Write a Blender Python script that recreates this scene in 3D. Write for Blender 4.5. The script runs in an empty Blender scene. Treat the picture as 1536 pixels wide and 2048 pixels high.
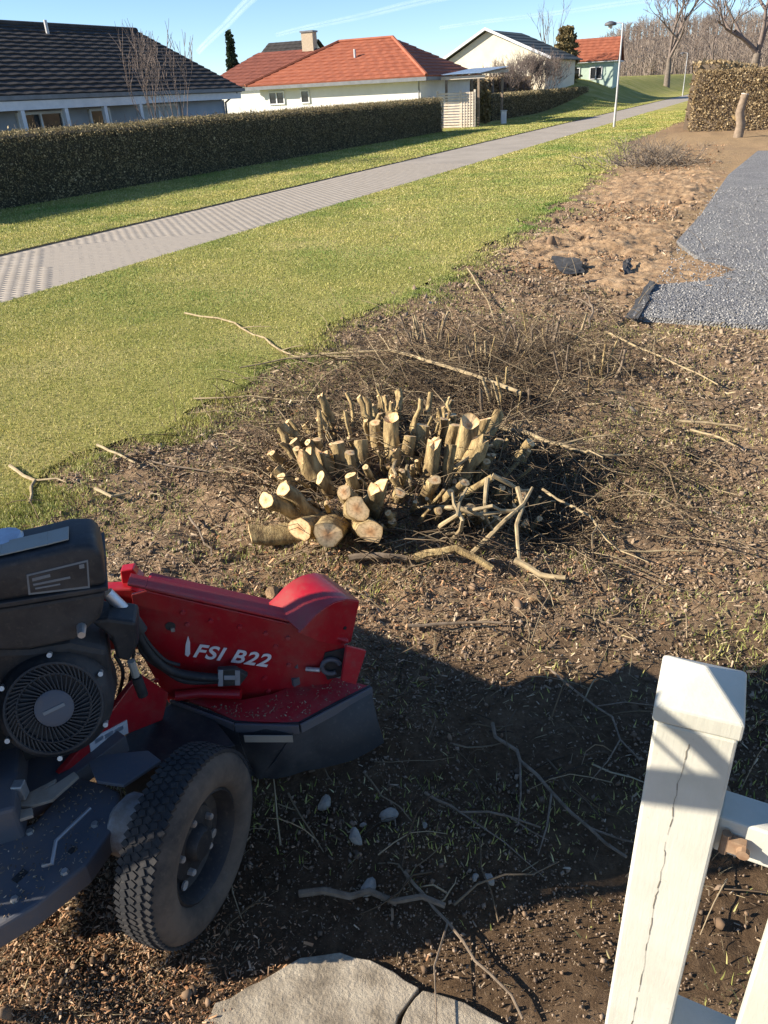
import bpy, bmesh, math, random
import numpy as np
from mathutils import Vector, Matrix
random.seed(7); rng = np.random.default_rng(7)
S = bpy.context.scene
col = S.collection
# ------------------------------------------------------------------ camera, sky, sun, exposure
CH = 2.0; FPX = 1540.0; PITCH = math.atan(839.7 / FPX); ROLL = math.radians(3.0)
SUN_AZ, SUN_EL = 263.0, 26.0
cp, sp, cr, sr = math.cos(PITCH), math.sin(PITCH), math.cos(ROLL), math.sin(ROLL)
cam = bpy.data.cameras.new('camera'); camo = bpy.data.objects.new('camera', cam); col.objects.link(camo)
fwd = Vector((0, cp, -sp)); up0 = Vector((0, sp, cp)); rt0 = Vector((1, 0, 0))
rt = rt0 * cr - up0 * sr; up = up0 * cr + rt0 * sr
camo.matrix_world = Matrix(((rt.x, up.x, -fwd.x, 0), (rt.y, up.y, -fwd.y, 0), (rt.z, up.z, -fwd.z, CH), (0, 0, 0, 1)))
cam.sensor_fit = 'VERTICAL'; cam.sensor_height = 36.0; cam.lens = 36.0 * FPX / 2048.0
cam.clip_start = 0.02; cam.clip_end = 20000
S.camera = camo
W = bpy.data.worlds.new('World'); S.world = W; W.use_nodes = True
nt = W.node_tree; bg = nt.nodes['Background']
sky = nt.nodes.new('ShaderNodeTexSky'); sky.sky_type = 'NISHITA'; sky.sun_disc = False
sky.sun_elevation = math.radians(SUN_EL); sky.sun_rotation = math.radians(SUN_AZ)
sky.altitude = 2500; sky.air_density = 1.0; sky.dust_density = 0.05; sky.ozone_density = 4.0
nt.links.new(sky.outputs[0], bg.inputs[0]); bg.inputs[1].default_value = 0.09
sunv = Vector((math.sin(math.radians(SUN_AZ)) * math.cos(math.radians(SUN_EL)), math.cos(math.radians(SUN_AZ)) * math.cos(math.radians(SUN_EL)), math.sin(math.radians(SUN_EL))))
sl = bpy.data.lights.new('sun', 'SUN'); sl.energy = 5.0; sl.angle = math.radians(0.53); sl.color = (1.0, 0.89, 0.75)
so = bpy.data.objects.new('sun', sl); col.objects.link(so); so.rotation_euler = sunv.to_track_quat('Z', 'Y').to_euler(); so.location = (-20, -5, 12)
S.view_settings.view_transform = 'Standard'; S.view_settings.look = 'None'; S.view_settings.exposure = 1.1; S.view_settings.gamma = 1.0
S.view_settings.use_curve_mapping = False
S.render.engine = 'CYCLES'; S.cycles.use_denoising = True
S.cycles.max_bounces = 6; S.cycles.transparent_max_bounces = 12

# ------------------------------------------------------------------ helpers
def ray(px, py):
    dx, dy = px - 768, py - 1024
    a = dx * cr - dy * sr; b = dx * sr + dy * cr
    return np.array([a, FPX * cp - b * sp, -(FPX * sp + b * cp)])
O = np.array([0, 0, CH])
def G(px, py, z=0.0):
    d = ray(px, py); return O + d * ((z - CH) / d[2])
def on_plane(px, py, P0, n):
    d = ray(px, py); n = np.asarray(n, float); return O + d * (n.dot(np.asarray(P0, float) - O) / n.dot(d))
def at_y(px, py, Y):
    d = ray(px, py); return O + d * (Y / d[1])
def azv(az): a = math.radians(az); return np.array([math.sin(a), math.cos(a), 0.0])
# path frame: u along the path (az 26.1), v to the right of its right-hand edge
DU = azv(26.1)[:2]; DV = azv(116.1)[:2]; V0 = 8.087
def uv(x, y): return DU[0] * x + DU[1] * y, DV[0] * x + DV[1] * y + V0
def xy(u, v): w = v - V0; return DU[0] * u + DV[0] * w, DU[1] * u + DV[1] * w
def sstep(t): t = np.clip(t, 0, 1); return t * t * (3 - 2 * t)
_perm = rng.random((256, 256))
def vnoise(x, y):
    xi = np.floor(x).astype(int); yi = np.floor(y).astype(int); fx = x - xi; fy = y - yi
    fx = fx * fx * (3 - 2 * fx); fy = fy * fy * (3 - 2 * fy)
    g = lambda a, b: _perm[a & 255, b & 255]
    return (g(xi, yi) * (1 - fx) + g(xi + 1, yi) * fx) * (1 - fy) + (g(xi, yi + 1) * (1 - fx) + g(xi + 1, yi + 1) * fx) * fy
def fbm(x, y, o=4):
    x = np.asarray(x, float); y = np.asarray(y, float); s = 0; a = .5
    for i in range(o): s = s + a * (vnoise(x + 17.3 * i, y - 9.1 * i) - .5); x = x * 2.03; y = y * 2.03; a *= .5
    return s
LB = np.array([(-40, 4.6), (0, 4.5), (2.6, 4.33), (3.3, 4.13), (3.86, 4.5), (4.85, 4.6), (6.44, 4.4), (8.48, 4.62), (10.3, 4.6), (13.9, 4.46), (23, 3.83), (30, 3.0), (35.8, 3.2), (60, 3.6), (200, 3.6)])
def lawn_edge(u): u = np.asarray(u, float); return np.interp(u, LB[:, 0], LB[:, 1]) + .45 * fbm(u * .9, u * 0 + 3.3) + .32 * fbm(u * 4, u * 0 + 7.7, 3)
def hgt(x, y):
    """ground height: rough soil right of the lawn, flat under lawn, path and gravel; a bank far left of the path"""
    x = np.asarray(x, float); y = np.asarray(y, float); u, v = uv(x, y)
    soil = sstep((v - lawn_edge(u) + .05) / .5)
    drive = sstep((v - 6.9) / .3) * sstep((u - 7.3) / .3) * sstep((27 - u) / .4)
    soil = soil * (1 - drive)
    pad = np.exp(-(((x + .05) / 1.0) ** 2 + ((y - 1.0) / .45) ** 2) ** 2)
    soil = soil * (1 - .8 * pad)
    r = np.hypot(x, y)
    h = soil * (.10 * fbm(x * .8, y * .8) + .085 * fbm(x * 3.3, y * 3.3) + .05 * fbm(x * 11, y * 11, 3) * np.clip(8 / (r + .1), 0, 1) + .10 * sstep((u - 8.5) / 2) * fbm(x * 2.1 + 9, y * 2.1, 4))
    d = np.hypot((x - .0) / 1.0, (y - 4.05) / 1.0); h = h + .19 * sstep((1.15 - d) / .95) * (1 + .8 * fbm(x * 6, y * 6, 3))
    h = h - .2 * np.exp(-(((x - .85) / .4) ** 2 + ((y - 3.65) / .28) ** 2))          # hollow right of the stump
    h = h - .06 * np.exp(-(((x - .02) / .3) ** 2 + ((y - 2.35) / .3) ** 2))
    h = h + .13 * np.exp(-(((x + .95) / .33) ** 2 + ((y - 1.02) / .25) ** 2))            # chip heap
    h = h - .08 * np.exp(-(((x + .84) / .10) ** 2 + ((y - 1.0) / .07) ** 2))
    h = h - .10 * soil * np.exp(-(((x - 2.1) / .35) ** 2 + ((y - 9.6) / .3) ** 2))
    bank = 2.3 * sstep((u - 62) / 30) * sstep((-4 - v) / 8)
    fl = np.exp(-((np.hypot(x + .55, y - 1.42)) / .35) ** 4)
    return h * (1 - fl) + bank
def ground_z(x, y): return float(hgt(np.array([x]), np.array([y]))[0])

def new_mesh(name, verts, faces, mats, smooth=False, midx=None):
    me = bpy.data.meshes.new(name)
    verts = np.asarray(verts, np.float32)
    if isinstance(faces, np.ndarray):
        n, k = faces.shape
        me.vertices.add(len(verts)); me.vertices.foreach_set('co', verts.ravel())
        me.loops.add(n * k); me.loops.foreach_set('vertex_index', faces.astype(np.int32).ravel())
        me.polygons.add(n); me.polygons.foreach_set('loop_start', np.arange(0, n * k, k, dtype=np.int32)); me.polygons.foreach_set('loop_total', np.full(n, k, np.int32))
        me.update(calc_edges=True)
    else:
        me.from_pydata([tuple(map(float, v)) for v in verts], [], faces); me.update()
    for m in (mats if isinstance(mats, (list, tuple)) else [mats]): me.materials.append(m)
    if midx is not None: me.polygons.foreach_set('material_index', np.asarray(midx, np.int32))
    if smooth: me.polygons.foreach_set('use_smooth', np.ones(len(me.polygons), bool))
    me.validate(clean_customdata=False)
    return me
def link(name, me, parent=None, loc=(0, 0, 0)):
    o = bpy.data.objects.new(name, me); col.objects.link(o); o.location = loc
    if parent is not None: o.parent = parent
    return o
def tag(o, label=None, cat=None, group=None, kind=None):
    if label: o['label'] = label
    if cat: o['category'] = cat
    if group: o['group'] = group
    if kind: o['kind'] = kind
    return o
def thing(name, label, cat, loc=(0, 0, 0), group=None):
    o = bpy.data.objects.new(name, None); col.objects.link(o); o.location = loc; o.empty_display_size = .1
    return tag(o, label, cat, group)
class MB:
    """collects shapes in world space; build() makes one mesh object, placed relative to its parent's origin"""
    def __init__(s): s.v = []; s.f = []; s.m = []
    def add(s, vs, fs, mi=0):
        k = len(s.v); s.v += [tuple(map(float, p)) for p in vs]; s.f += [tuple(i + k for i in f) for f in fs]; s.m += [mi] * len(fs); return s
    def box(s, c, size, ax=None, mi=0):
        """ax: 3x3 rows = local axes"""
        c = np.asarray(c, float); A = np.eye(3) if ax is None else np.asarray(ax, float); h = np.asarray(size, float) / 2
        vs = [c + A[0] * (i * h[0]) + A[1] * (j * h[1]) + A[2] * (k * h[2]) for i in (-1, 1) for j in (-1, 1) for k in (-1, 1)]
        fs = [(0, 1, 3, 2), (4, 6, 7, 5), (0, 4, 5, 1), (2, 3, 7, 6), (0, 2, 6, 4), (1, 5, 7, 3)]
        return s.add(vs, fs, mi)
    def prism(s, poly, d, mi=0):
        """poly: 3d points in one plane; d: extrusion vector"""
        n = len(poly); p = [np.asarray(q, float) for q in poly]; d = np.asarray(d, float)
        fs = [tuple(range(n)), tuple(range(2 * n - 1, n - 1, -1))] + [(i, i + n, (i + 1) % n + n, (i + 1) % n) for i in range(n)]
        return s.add(p + [q + d for q in p], fs, mi)
    def tube(s, pts, rad, n=8, cap=True, mi=0):
        pts = [np.asarray(p, float) for p in pts]; m = len(pts)
        rad = [rad] * m if np.isscalar(rad) else rad
        vs = []; ref = None
        for i, p in enumerate(pts):
            t = pts[min(i + 1, m - 1)] - pts[max(i - 1, 0)]; t = t / (np.linalg.norm(t) + 1e-9)
            if ref is None:
                ref = np.cross(t, [0, 0, 1.0]);
                if np.linalg.norm(ref) < .1: ref = np.cross(t, [1.0, 0, 0])
            ref = ref - t * ref.dot(t); ref /= np.linalg.norm(ref) + 1e-9; b = np.cross(t, ref)
            for k in range(n):
                a = 2 * math.pi * k / n; vs.append(p + rad[i] * (math.cos(a) * ref + math.sin(a) * b))
        fs = [(i * n + k, i * n + (k + 1) % n, (i + 1) * n + (k + 1) % n, (i + 1) * n + k) for i in range(m - 1) for k in range(n)]
        if cap: fs += [tuple(range(n - 1, -1, -1)), tuple(range((m - 1) * n, m * n))]
        return s.add(vs, fs, mi)
    def build(s, name, mats, parent=None, bevel=0, seg=2, smooth=False, recalc=True):
        org = np.array(parent.matrix_basis.translation) if parent is not None else np.zeros(3)
        p = parent
        while p is not None and p.parent is not None: p = p.parent; org = org + np.array(p.matrix_basis.translation)
        me = bpy.data.meshes.new(name); me.from_pydata([tuple(np.array(q) - org) for q in s.v], [], s.f)
        for m in (mats if isinstance(mats, (list, tuple)) else [mats]): me.materials.append(m)
        me.polygons.foreach_set('material_index', np.array(s.m, np.int32))
        if recalc or bevel:
            bm = bmesh.new(); bm.from_mesh(me)
            if recalc: bmesh.ops.recalc_face_normals(bm, faces=bm.faces)
            if bevel:
                es = [e for e in bm.edges if len(e.link_faces) == 2 and e.calc_face_angle(0) > .5]
                bmesh.ops.bevel(bm, geom=es, offset=bevel, offset_type='OFFSET', segments=seg, profile=.5, affect='EDGES', clamp_overlap=True)
            bm.to_mesh(me); bm.free()
        if smooth:
            me.polygons.foreach_set('use_smooth', np.ones(len(me.polygons), bool))
            try: me.set_sharp_from_angle(angle=math.radians(40))
            except Exception: pass
        return link(name, me, parent)

# ------------------------------------------------------------------ materials
def mat(name): m = bpy.data.materials.new(name); m.use_nodes = True; return m, m.node_tree, m.node_tree.nodes['Principled BSDF']
def ramp(t, stops, fac=None):
    r = t.nodes.new('ShaderNodeValToRGB'); e = r.color_ramp.elements
    while len(e) < len(stops): e.new(.5)
    for el, (p, c) in zip(e, stops): el.position = p; el.color = (*c, 1)
    if fac is not None: t.links.new(fac, r.inputs[0])
    return r
def noise(t, scale, detail=5, rough=.6, vec=None, dist=0):
    n = t.nodes.new('ShaderNodeTexNoise'); n.inputs['Scale'].default_value = scale; n.inputs['Detail'].default_value = detail; n.inputs['Roughness'].default_value = rough; n.inputs['Distortion'].default_value = dist
    if vec is not None: t.links.new(vec, n.inputs['Vector'])
    return n
def coord(t, kind='Object', scale=None):
    c = t.nodes.new('ShaderNodeTexCoord')
    if scale is None: return c.outputs[kind]
    m = t.nodes.new('ShaderNodeMapping'); m.inputs['Scale'].default_value = scale; t.links.new(c.outputs[kind], m.inputs[0]); return m.outputs[0]
def mix(t, a, b, fac, mode='MIX'):
    m = t.nodes.new('ShaderNodeMix'); m.data_type = 'RGBA'; m.blend_type = mode
    for sock, val in ((0, fac), (6, a), (7, b)):
        if hasattr(val, 'type') and hasattr(val, 'node'): t.links.new(val, m.inputs[sock])
        else: m.inputs[sock].default_value = (*val, 1) if isinstance(val, tuple) else val
    return m.outputs[2]
def bump(t, h, strength, dist, bs):
    b = t.nodes.new('ShaderNodeBump'); b.inputs['Strength'].default_value = strength; b.inputs['Distance'].default_value = dist
    t.links.new(h, b.inputs['Height']); t.links.new(b.outputs[0], bs.inputs['Normal']); return b
def noisy(name, stops, scale=8, rough=.85, b=.0, bd=.01, bscale=None, detail=6, metal=0, spec=.3, kind='Object', stretch=None):
    m, t, bs = mat(name); c = coord(t, kind, stretch)
    n = noise(t, scale, detail, .65, c); r = ramp(t, stops, n.outputs[0]); t.links.new(r.outputs[0], bs.inputs['Base Color'])
    bs.inputs['Roughness'].default_value = rough; bs.inputs['Metallic'].default_value = metal; bs.inputs['Specular IOR Level'].default_value = spec
    if b: nb = noise(t, bscale or scale * 4, 6, .7, c); bump(t, nb.outputs[0], b, bd, bs)
    return m
def island(name, stops, rough=.9, spec=.15, trans=0):
    """each small loose piece takes its own tone"""
    m, t, bs = mat(name); g = t.nodes.new('ShaderNodeNewGeometry'); r = ramp(t, stops, g.outputs['Random Per Island'])
    t.links.new(r.outputs[0], bs.inputs['Base Color']); bs.inputs['Roughness'].default_value = rough; bs.inputs['Specular IOR Level'].default_value = spec
    if trans:
        tr = t.nodes.new('ShaderNodeBsdfTranslucent'); t.links.new(r.outputs[0], tr.inputs[0]); ms = t.nodes.new('ShaderNodeMixShader'); ms.inputs[0].default_value = trans
        t.links.new(bs.outputs[0], ms.inputs[1]); t.links.new(tr.outputs[0], ms.inputs[2]); t.links.new(ms.outputs[0], t.nodes['Material Output'].inputs[0])
    return m
M = {}
def soil_mat():
    m, t, bs = mat('soil'); c = coord(t, 'Object')
    n1 = noise(t, .7, 4, .6, c); n2 = noise(t, 28, 8, .75, c); n3 = noise(t, 2.6, 5, .6, c)
    r2 = ramp(t, [(.25, (.13, .098, .066)), (.45, (.235, .178, .12)), (.6, (.335, .262, .18)), (.78, (.45, .365, .26))], n2.outputs[0])
    r1 = ramp(t, [(.35, (.8, .72, .66)), (.65, (1.25, 1.1, .95))], n1.outputs[0])
    k = mix(t, r2.outputs[0], r1.outputs[0], .9, 'MULTIPLY')
    f = ramp(t, [(.55, (0, 0, 0)), (.72, (1, 1, 1))], n3.outputs[0])
    k = mix(t, k, (.30, .19, .095), mix(t, (0, 0, 0), f.outputs[0], .35))
    at = t.nodes.new('ShaderNodeAttribute'); at.attribute_name = 'sandy'; at2 = t.nodes.new('ShaderNodeAttribute'); at2.attribute_name = 'shade_band'; k = mix(t, k, mix(t, k, (.42, .40, .385), 1.0, 'MULTIPLY'), at2.outputs['Fac']); sb = ramp(t, [(.3, (.24, .15, .075)), (.7, (.5, .36, .2))], n2.outputs[0]); k = mix(t, k, sb.outputs[0], at.outputs['Fac'])  # second attribute darkens soil in the shadow band: painted shade over partly darker earth
    t.links.new(k, bs.inputs['Base Color']); bs.inputs['Roughness'].default_value = .97; bs.inputs['Specular IOR Level'].default_value = .1
    nb = noise(t, 60, 8, .75, c); bump(t, nb.outputs[0], .9, .02, bs); return m
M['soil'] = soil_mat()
def grass_mat():
    m, t, bs = mat('turf'); c = coord(t, 'Object')
    n1 = noise(t, .55, 4, .6, c); n2 = noise(t, 38, 6, .8, c)
    r1 = ramp(t, [(.32, (.24, .26, .07)), (.5, (.35, .335, .105)), (.68, (.44, .39, .165))], n1.outputs[0])
    r2 = ramp(t, [(.3, (.6, .63, .55)), (.7, (1.35, 1.3, 1.25))], n2.outputs[0])
    t.links.new(mix(t, r1.outputs[0], r2.outputs[0], 1.0, 'MULTIPLY'), bs.inputs['Base Color'])
    bs.inputs['Roughness'].default_value = .95; bs.inputs['Specular IOR Level'].default_value = .1
    nb = noise(t, 45, 6, .8, c); bump(t, nb.outputs[0], 1.0, .03, bs); return m
M['turf'] = grass_mat()
def blade_mat(name, stops):
    m = island(name, stops, .8, .2, .25); t = m.node_tree; bs = t.nodes['Principled BSDF']; src = bs.inputs['Base Color'].links[0].from_socket; c = coord(t, 'Object'); n = noise(t, .5, 5, .6, c)
    r = ramp(t, [(.32, (.5, .78, .5)), (.5, (1.05, 1.08, 1)), (.68, (1.4, 1.28, 1.25))], n.outputs[0]); k = mix(t, src, r.outputs[0], 1., 'MULTIPLY'); t.links.new(k, bs.inputs['Base Color'])
    for nd in t.nodes:
        if nd.type == 'BSDF_TRANSLUCENT': t.links.new(k, nd.inputs[0])
    return m
M['blade'] = blade_mat('grass_blade', [(0, (.19, .225, .06)), (.3, (.30, .32, .09)), (.6, (.41, .39, .13)), (.85, (.51, .455, .20)), (1, (.60, .54, .31))])
M['chip'] = island('wood_chip', [(0, (.12, .085, .057)), (.3, (.24, .175, .115)), (.6, (.35, .265, .178)), (.85, (.46, .36, .245)), (1, (.58, .47, .33))])
M['fresh_chip'] = island('fresh_chip', [(0, (.14, .062, .03)), (.4, (.33, .175, .088)), (.75, (.48, .29, .16)), (1, (.64, .44, .28))])
M['straw'] = island('straw', [(0, (.10, .075, .045)), (.5, (.26, .2, .115)), (1, (.46, .37, .22))])
M['sawdust'] = island('sawdust', [(0, (.22, .15, .08)), (.5, (.45, .33, .19)), (1, (.68, .55, .36))])
M['twig'] = island('twig', [(0, (.05, .036, .026)), (.5, (.13, .095, .06)), (.8, (.24, .18, .11)), (1, (.4, .32, .2))])
M['branch'] = noisy('pale_branch', [(.3, (.2, .15, .085)), (.7, (.48, .38, .22))], 18, .8, .3, .003)
M['branch_dark'] = noisy('grey_branch', [(.3, (.10, .075, .05)), (.7, (.27, .21, .15))], 22, .85, .4, .003)
M['bark'] = noisy('bark', [(.28, (.08, .055, .03)), (.42, (.23, .16, .075)), (.55, (.42, .31, .145)), (.72, (.62, .48, .25))], 22, .9, 1.0, .014, 60, detail=10, stretch=(1, 1, .3))
M['tree_bark'] = noisy('tree_bark', [(.3, (.10, .08, .06)), (.7, (.24, .2, .16))], 6, .9)
M['thin_wood'] = noisy('thin_wood', [(.3, (.13, .10, .085)), (.7, (.26, .21, .18))], 4, .9)
def cut_mat():
    m, t, bs = mat('cut_wood'); c = coord(t, 'UV')
    n = noise(t, 6, 5, .6, c)
    g = t.nodes.new('ShaderNodeTexGradient'); g.gradient_type = 'SPHERICAL'
    mp = t.nodes.new('ShaderNodeMapping'); mp.inputs['Location'].default_value = (-1, -1, 0); mp.inputs['Scale'].default_value = (2, 2, 2); t.links.new(c, mp.inputs[0]); t.links.new(mp.outputs[0], g.inputs[0])
    r = ramp(t, [(0, (.36, .22, .09)), (.12, (.66, .5, .27)), (.45, (.72, .53, .3)), (.75, (.6, .36, .17)), (1, (.42, .22, .09))], g.outputs[0])
    n.inputs['Detail'].default_value = 9; n.inputs['Scale'].default_value = 9; r2 = ramp(t, [(.3, (.5, .44, .38)), (.46, (.95, .9, .84)), (.7, (1.2, 1.15, 1.1))], n.outputs[0])
    t.links.new(mix(t, r.outputs[0], r2.outputs[0], 1., 'MULTIPLY'), bs.inputs['Base Color']); bs.inputs['Roughness'].default_value = .85
    return m
M['cut'] = cut_mat()
def paint(name, c, dirt=(.16, .1, .06), amt=.35, rough=.38, coat=.2, lo=.5, hi=.72):
    m, t, bs = mat(name); k = coord(t, 'Object'); n = noise(t, 7, 8, .7, k); n2 = noise(t, 60, 6, .7, k)
    f = ramp(t, [(lo, (0, 0, 0)), (hi, (amt, amt, amt))], n.outputs[0]); f2 = ramp(t, [(.55, (0, 0, 0)), (.75, (amt * .8,) * 3)], n2.outputs[0])
    b = mix(t, mix(t, c, dirt, f.outputs[0]), dirt, f2.outputs[0]); t.links.new(b, bs.inputs['Base Color'])
    rr = ramp(t, [(.35, (rough,) * 3), (.75, (min(.95, rough + .35),) * 3)], n.outputs[0]); t.links.new(rr.outputs[0], bs.inputs['Roughness']); bs.inputs['Coat Weight'].default_value = coat
    bump(t, n2.outputs[0], .08, .002, bs); return m
M['red'] = paint('red_paint', (.36, .004, .012), (.2, .12, .08), .42, .36, .25, .45, .75)
M['red_deck'] = paint('red_paint_dusty', (.40, .012, .022), (.25, .14, .11), .5, .5, .1, .42, .7)
M['black'] = paint('black_plastic', (.016, .018, .021), (.16, .13, .1), .38, .5, 0, .42, .72)
M['blackmetal'] = paint('dark_steel', (.085, .095, .115), (.19, .14, .1), .5, .55, 0, .42, .7)
M['rubber'] = paint('rubber_flap', (.022, .025, .03), (.12, .11, .1), .4, .42, 0)
M['tyre'] = paint('tyre_rubber', (.014, .015, .017), (.09, .075, .06), .4, .85, 0, .42, .66)
M['tyre_wall'] = paint('muddy_sidewall', (.03, .027, .024), (.13, .1, .075), .8, .9, 0, .3, .6)
M['rim'] = paint('black_rim', (.014, .014, .016), (.15, .12, .09), .5, .5, 0)
M['steel'] = paint('bare_steel', (.55, .55, .54), (.2, .15, .1), .4, .38, 0); M['steel'].node_tree.nodes['Principled BSDF'].inputs['Metallic'].default_value = .85
M['hydraulic'] = paint('zinc_rod', (.42, .48, .56), (.2, .15, .1), .2, .3, 0); M['hydraulic'].node_tree.nodes['Principled BSDF'].inputs['Metallic'].default_value = .7
M['mudhub'] = paint('mud_caked_hub', (.30, .29, .28), (.17, .12, .08), .9, .9, 0, .4, .6)
M['sticker'] = paint('sticker', (.62, .63, .64), (.3, .27, .22), .3, .5, 0)
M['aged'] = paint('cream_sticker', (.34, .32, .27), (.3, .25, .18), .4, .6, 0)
M['tan_metal'] = paint('dusty_plate', (.36, .3, .23), (.2, .14, .09), .6, .8, 0)
M['galvgrey'] = paint('grey_band', (.3, .31, .33), (.15, .12, .1), .4, .5, 0)
M['lettering'] = paint('white_lettering', (.75, .72, .72), (.4, .3, .3), .2, .5, 0)
M['grey_print'] = paint('grey_print', (.2, .21, .21), (.1, .1, .1), .4, .6, 0)
def whitewood():
    m, t, bs = mat('white_paint'); c = coord(t, 'Object', (1, 1, .12)); n = noise(t, 26, 8, .7, c); c2 = coord(t, 'Object'); n2 = noise(t, 5, 6, .6, c2); n3 = noise(t, 90, 4, .6, c2)
    r = ramp(t, [(.3, (.48, .47, .39)), (.55, (.6, .585, .5)), (.8, (.66, .65, .58))], n2.outputs[0])
    f = ramp(t, [(.66, (0, 0, 0)), (.74, (.55, .55, .55))], n.outputs[0]); f3 = ramp(t, [(.68, (0, 0, 0)), (.76, (.35,) * 3)], n3.outputs[0])
    t.links.new(mix(t, mix(t, r.outputs[0], (.42, .42, .34), f.outputs[0]), (.3, .31, .25), f3.outputs[0]), bs.inputs['Base Color']); bs.inputs['Roughness'].default_value = .6
    base = bs.inputs['Base Color'].links[0].from_socket; n4 = noise(t, 3.2, 7, .7, coord(t, 'Object', (1, 1, .45))); f4 = ramp(t, [(.46, (0, 0, 0)), (.72, (.55,) * 3)], n4.outputs[0]); t.links.new(mix(t, base, (.36, .38, .27), f4.outputs[0]), bs.inputs['Base Color'])
    bump(t, n.outputs[0], .45, .003, bs); return m
M['white'] = whitewood()
M['crack'] = noisy('crack_shadow', [(.3, (.12, .10, .07)), (.7, (.25, .22, .17))], 30, .95)
M['rust'] = noisy('rusty_iron', [(.3, (.16, .08, .04)), (.7, (.35, .24, .15))], 40, .8)
M['slab'] = noisy('sandstone_slab', [(.3, (.15, .125, .09)), (.42, (.29, .245, .18)), (.55, (.4, .345, .26)), (.72, (.52, .46, .35))], 11, .95, .9, .012, 70, detail=10)
M['paver'] = island('path_paver', [(0, (.345, .305, .25)), (.5, (.36, .32, .265)), (1, (.375, .335, .28))], .9)
M['joint'] = noisy('sand_joint', [(.3, (.16, .14, .115)), (.7, (.25, .22, .18))], 12, .95, .4, .004)
def path_far():
    m, t, bs = mat('far_paving'); c = coord(t, 'UV'); b = t.nodes.new('ShaderNodeTexBrick'); b.inputs['Scale'].default_value = 1
    b.inputs['Color1'].default_value = (.335, .3, .25, 1); b.inputs['Color2'].default_value = (.375, .335, .28, 1); b.inputs['Mortar'].default_value = (.28, .25, .205, 1)
    b.inputs['Brick Width'].default_value = .2; b.inputs['Row Height'].default_value = .1; b.inputs['Mortar Size'].default_value = .006; t.links.new(c, b.inputs[0])
    n = noise(t, .8, 4, .6, c); r = ramp(t, [(.3, (.85, .84, .82)), (.7, (1.1, 1.09, 1.07))], n.outputs[0])
    t.links.new(mix(t, b.outputs[0], r.outputs[0], 1., 'MULTIPLY'), bs.inputs['Base Color']); bs.inputs['Roughness'].default_value = .92; return m
M['path'] = path_far()
def gravel_mat():
    m, t, bs = mat('gravel'); c = coord(t, 'Object'); v = t.nodes.new('ShaderNodeTexVoronoi'); v.inputs['Scale'].default_value = 55; t.links.new(c, v.inputs[0])
    r = ramp(t, [(0, (.10, .10, .10)), (.4, (.21, .21, .205)), (.8, (.33, .325, .315)), (1, (.46, .45, .42))], v.outputs['Color'])
    n = noise(t, 1.5, 4, .6, c); r2 = ramp(t, [(.35, (.85, .85, .87)), (.7, (1.12, 1.12, 1.1))], n.outputs[0])
    t.links.new(mix(t, r.outputs[0], r2.outputs[0], 1., 'MULTIPLY'), bs.inputs['Base Color']); bs.inputs['Roughness'].default_value = .9
    bump(t, v.outputs['Distance'], 1.0, .03, bs).invert = True; return m
M['gravel'] = gravel_mat()
M['stone_bit'] = island('gravel_stone', [(0, (.10, .10, .10)), (.5, (.23, .23, .225)), (1, (.43, .42, .4))])
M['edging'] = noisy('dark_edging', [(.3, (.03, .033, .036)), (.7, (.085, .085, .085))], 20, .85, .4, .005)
M['pebble'] = noisy('pale_stone', [(.3, (.2, .18, .15)), (.7, (.4, .37, .31))], 20, .85, .4, .004)
M['sand'] = noisy('spilt_sand', [(.3, (.2, .125, .068)), (.45, (.34, .22, .12)), (.6, (.46, .315, .18)), (.75, (.58, .43, .27))], 5, .97, 1.0, .03, 40, detail=12)
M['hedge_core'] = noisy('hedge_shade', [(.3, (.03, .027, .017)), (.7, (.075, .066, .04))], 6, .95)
M['hedge'] = island('hedge_twigs', [(0, (.09, .077, .045)), (.4, (.21, .178, .095)), (.75, (.36, .295, .16)), (1, (.52, .43, .26))], .9, .1, .15)
M['beech'] = island('dry_beech_leaf', [(0, (.14, .095, .05)), (.4, (.29, .21, .11)), (.75, (.42, .32, .18)), (1, (.55, .45, .28))], .9, .1, .2)
M['greyshrub'] = island('grey_shrub', [(0, (.10, .08, .065)), (.5, (.2, .165, .13)), (1, (.33, .28, .22))])
M['thuja'] = island('evergreen', [(0, (.03, .04, .012)), (.5, (.07, .08, .025)), (1, (.15, .15, .05))], .85, .15, .15)
M['thuja_brown'] = island('olive_evergreen', [(0, (.10, .08, .035)), (.5, (.21, .165, .075)), (1, (.34, .27, .14))], .85, .15, .15)
M['spruce'] = island('spruce', [(0, (.012, .025, .014)), (.5, (.03, .05, .028)), (1, (.06, .085, .05))], .85, .15, .1)
M['wood_far'] = island('far_wood', [(0, (.2, .155, .125)), (.5, (.27, .22, .175)), (1, (.36, .3, .245))])
M['hill'] = noisy('hill_floor', [(.3, (.13, .10, .07)), (.7, (.22, .17, .12))], .05, .97)
M['roof_black'] = noisy('black_tiles', [(.3, (.028, .025, .023)), (.7, (.065, .058, .052))], 2.2, .85, .4, .01, 12)
M['roof_red'] = noisy('red_tiles', [(.3, (.26, .08, .043)), (.7, (.38, .13, .07))], 2.0, .75, .4, .01, 14)
M['roof_old'] = noisy('old_red_tiles', [(.3, (.15, .05, .035)), (.7, (.25, .085, .055))], 2.0, .8, .4, .01, 14)
M['roof_green'] = noisy('dark_sheet_roof', [(.3, (.05, .06, .06)), (.7, (.10, .115, .11))], 2.0, .6)
M['wall_white'] = noisy('white_render', [(.3, (.7, .68, .62)), (.7, (.8, .78, .73))], 1.2, .85)
M['wall_cream'] = noisy('cream_render', [(.3, (.66, .6, .46)), (.7, (.76, .7, .56))], 1.2, .85)
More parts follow.
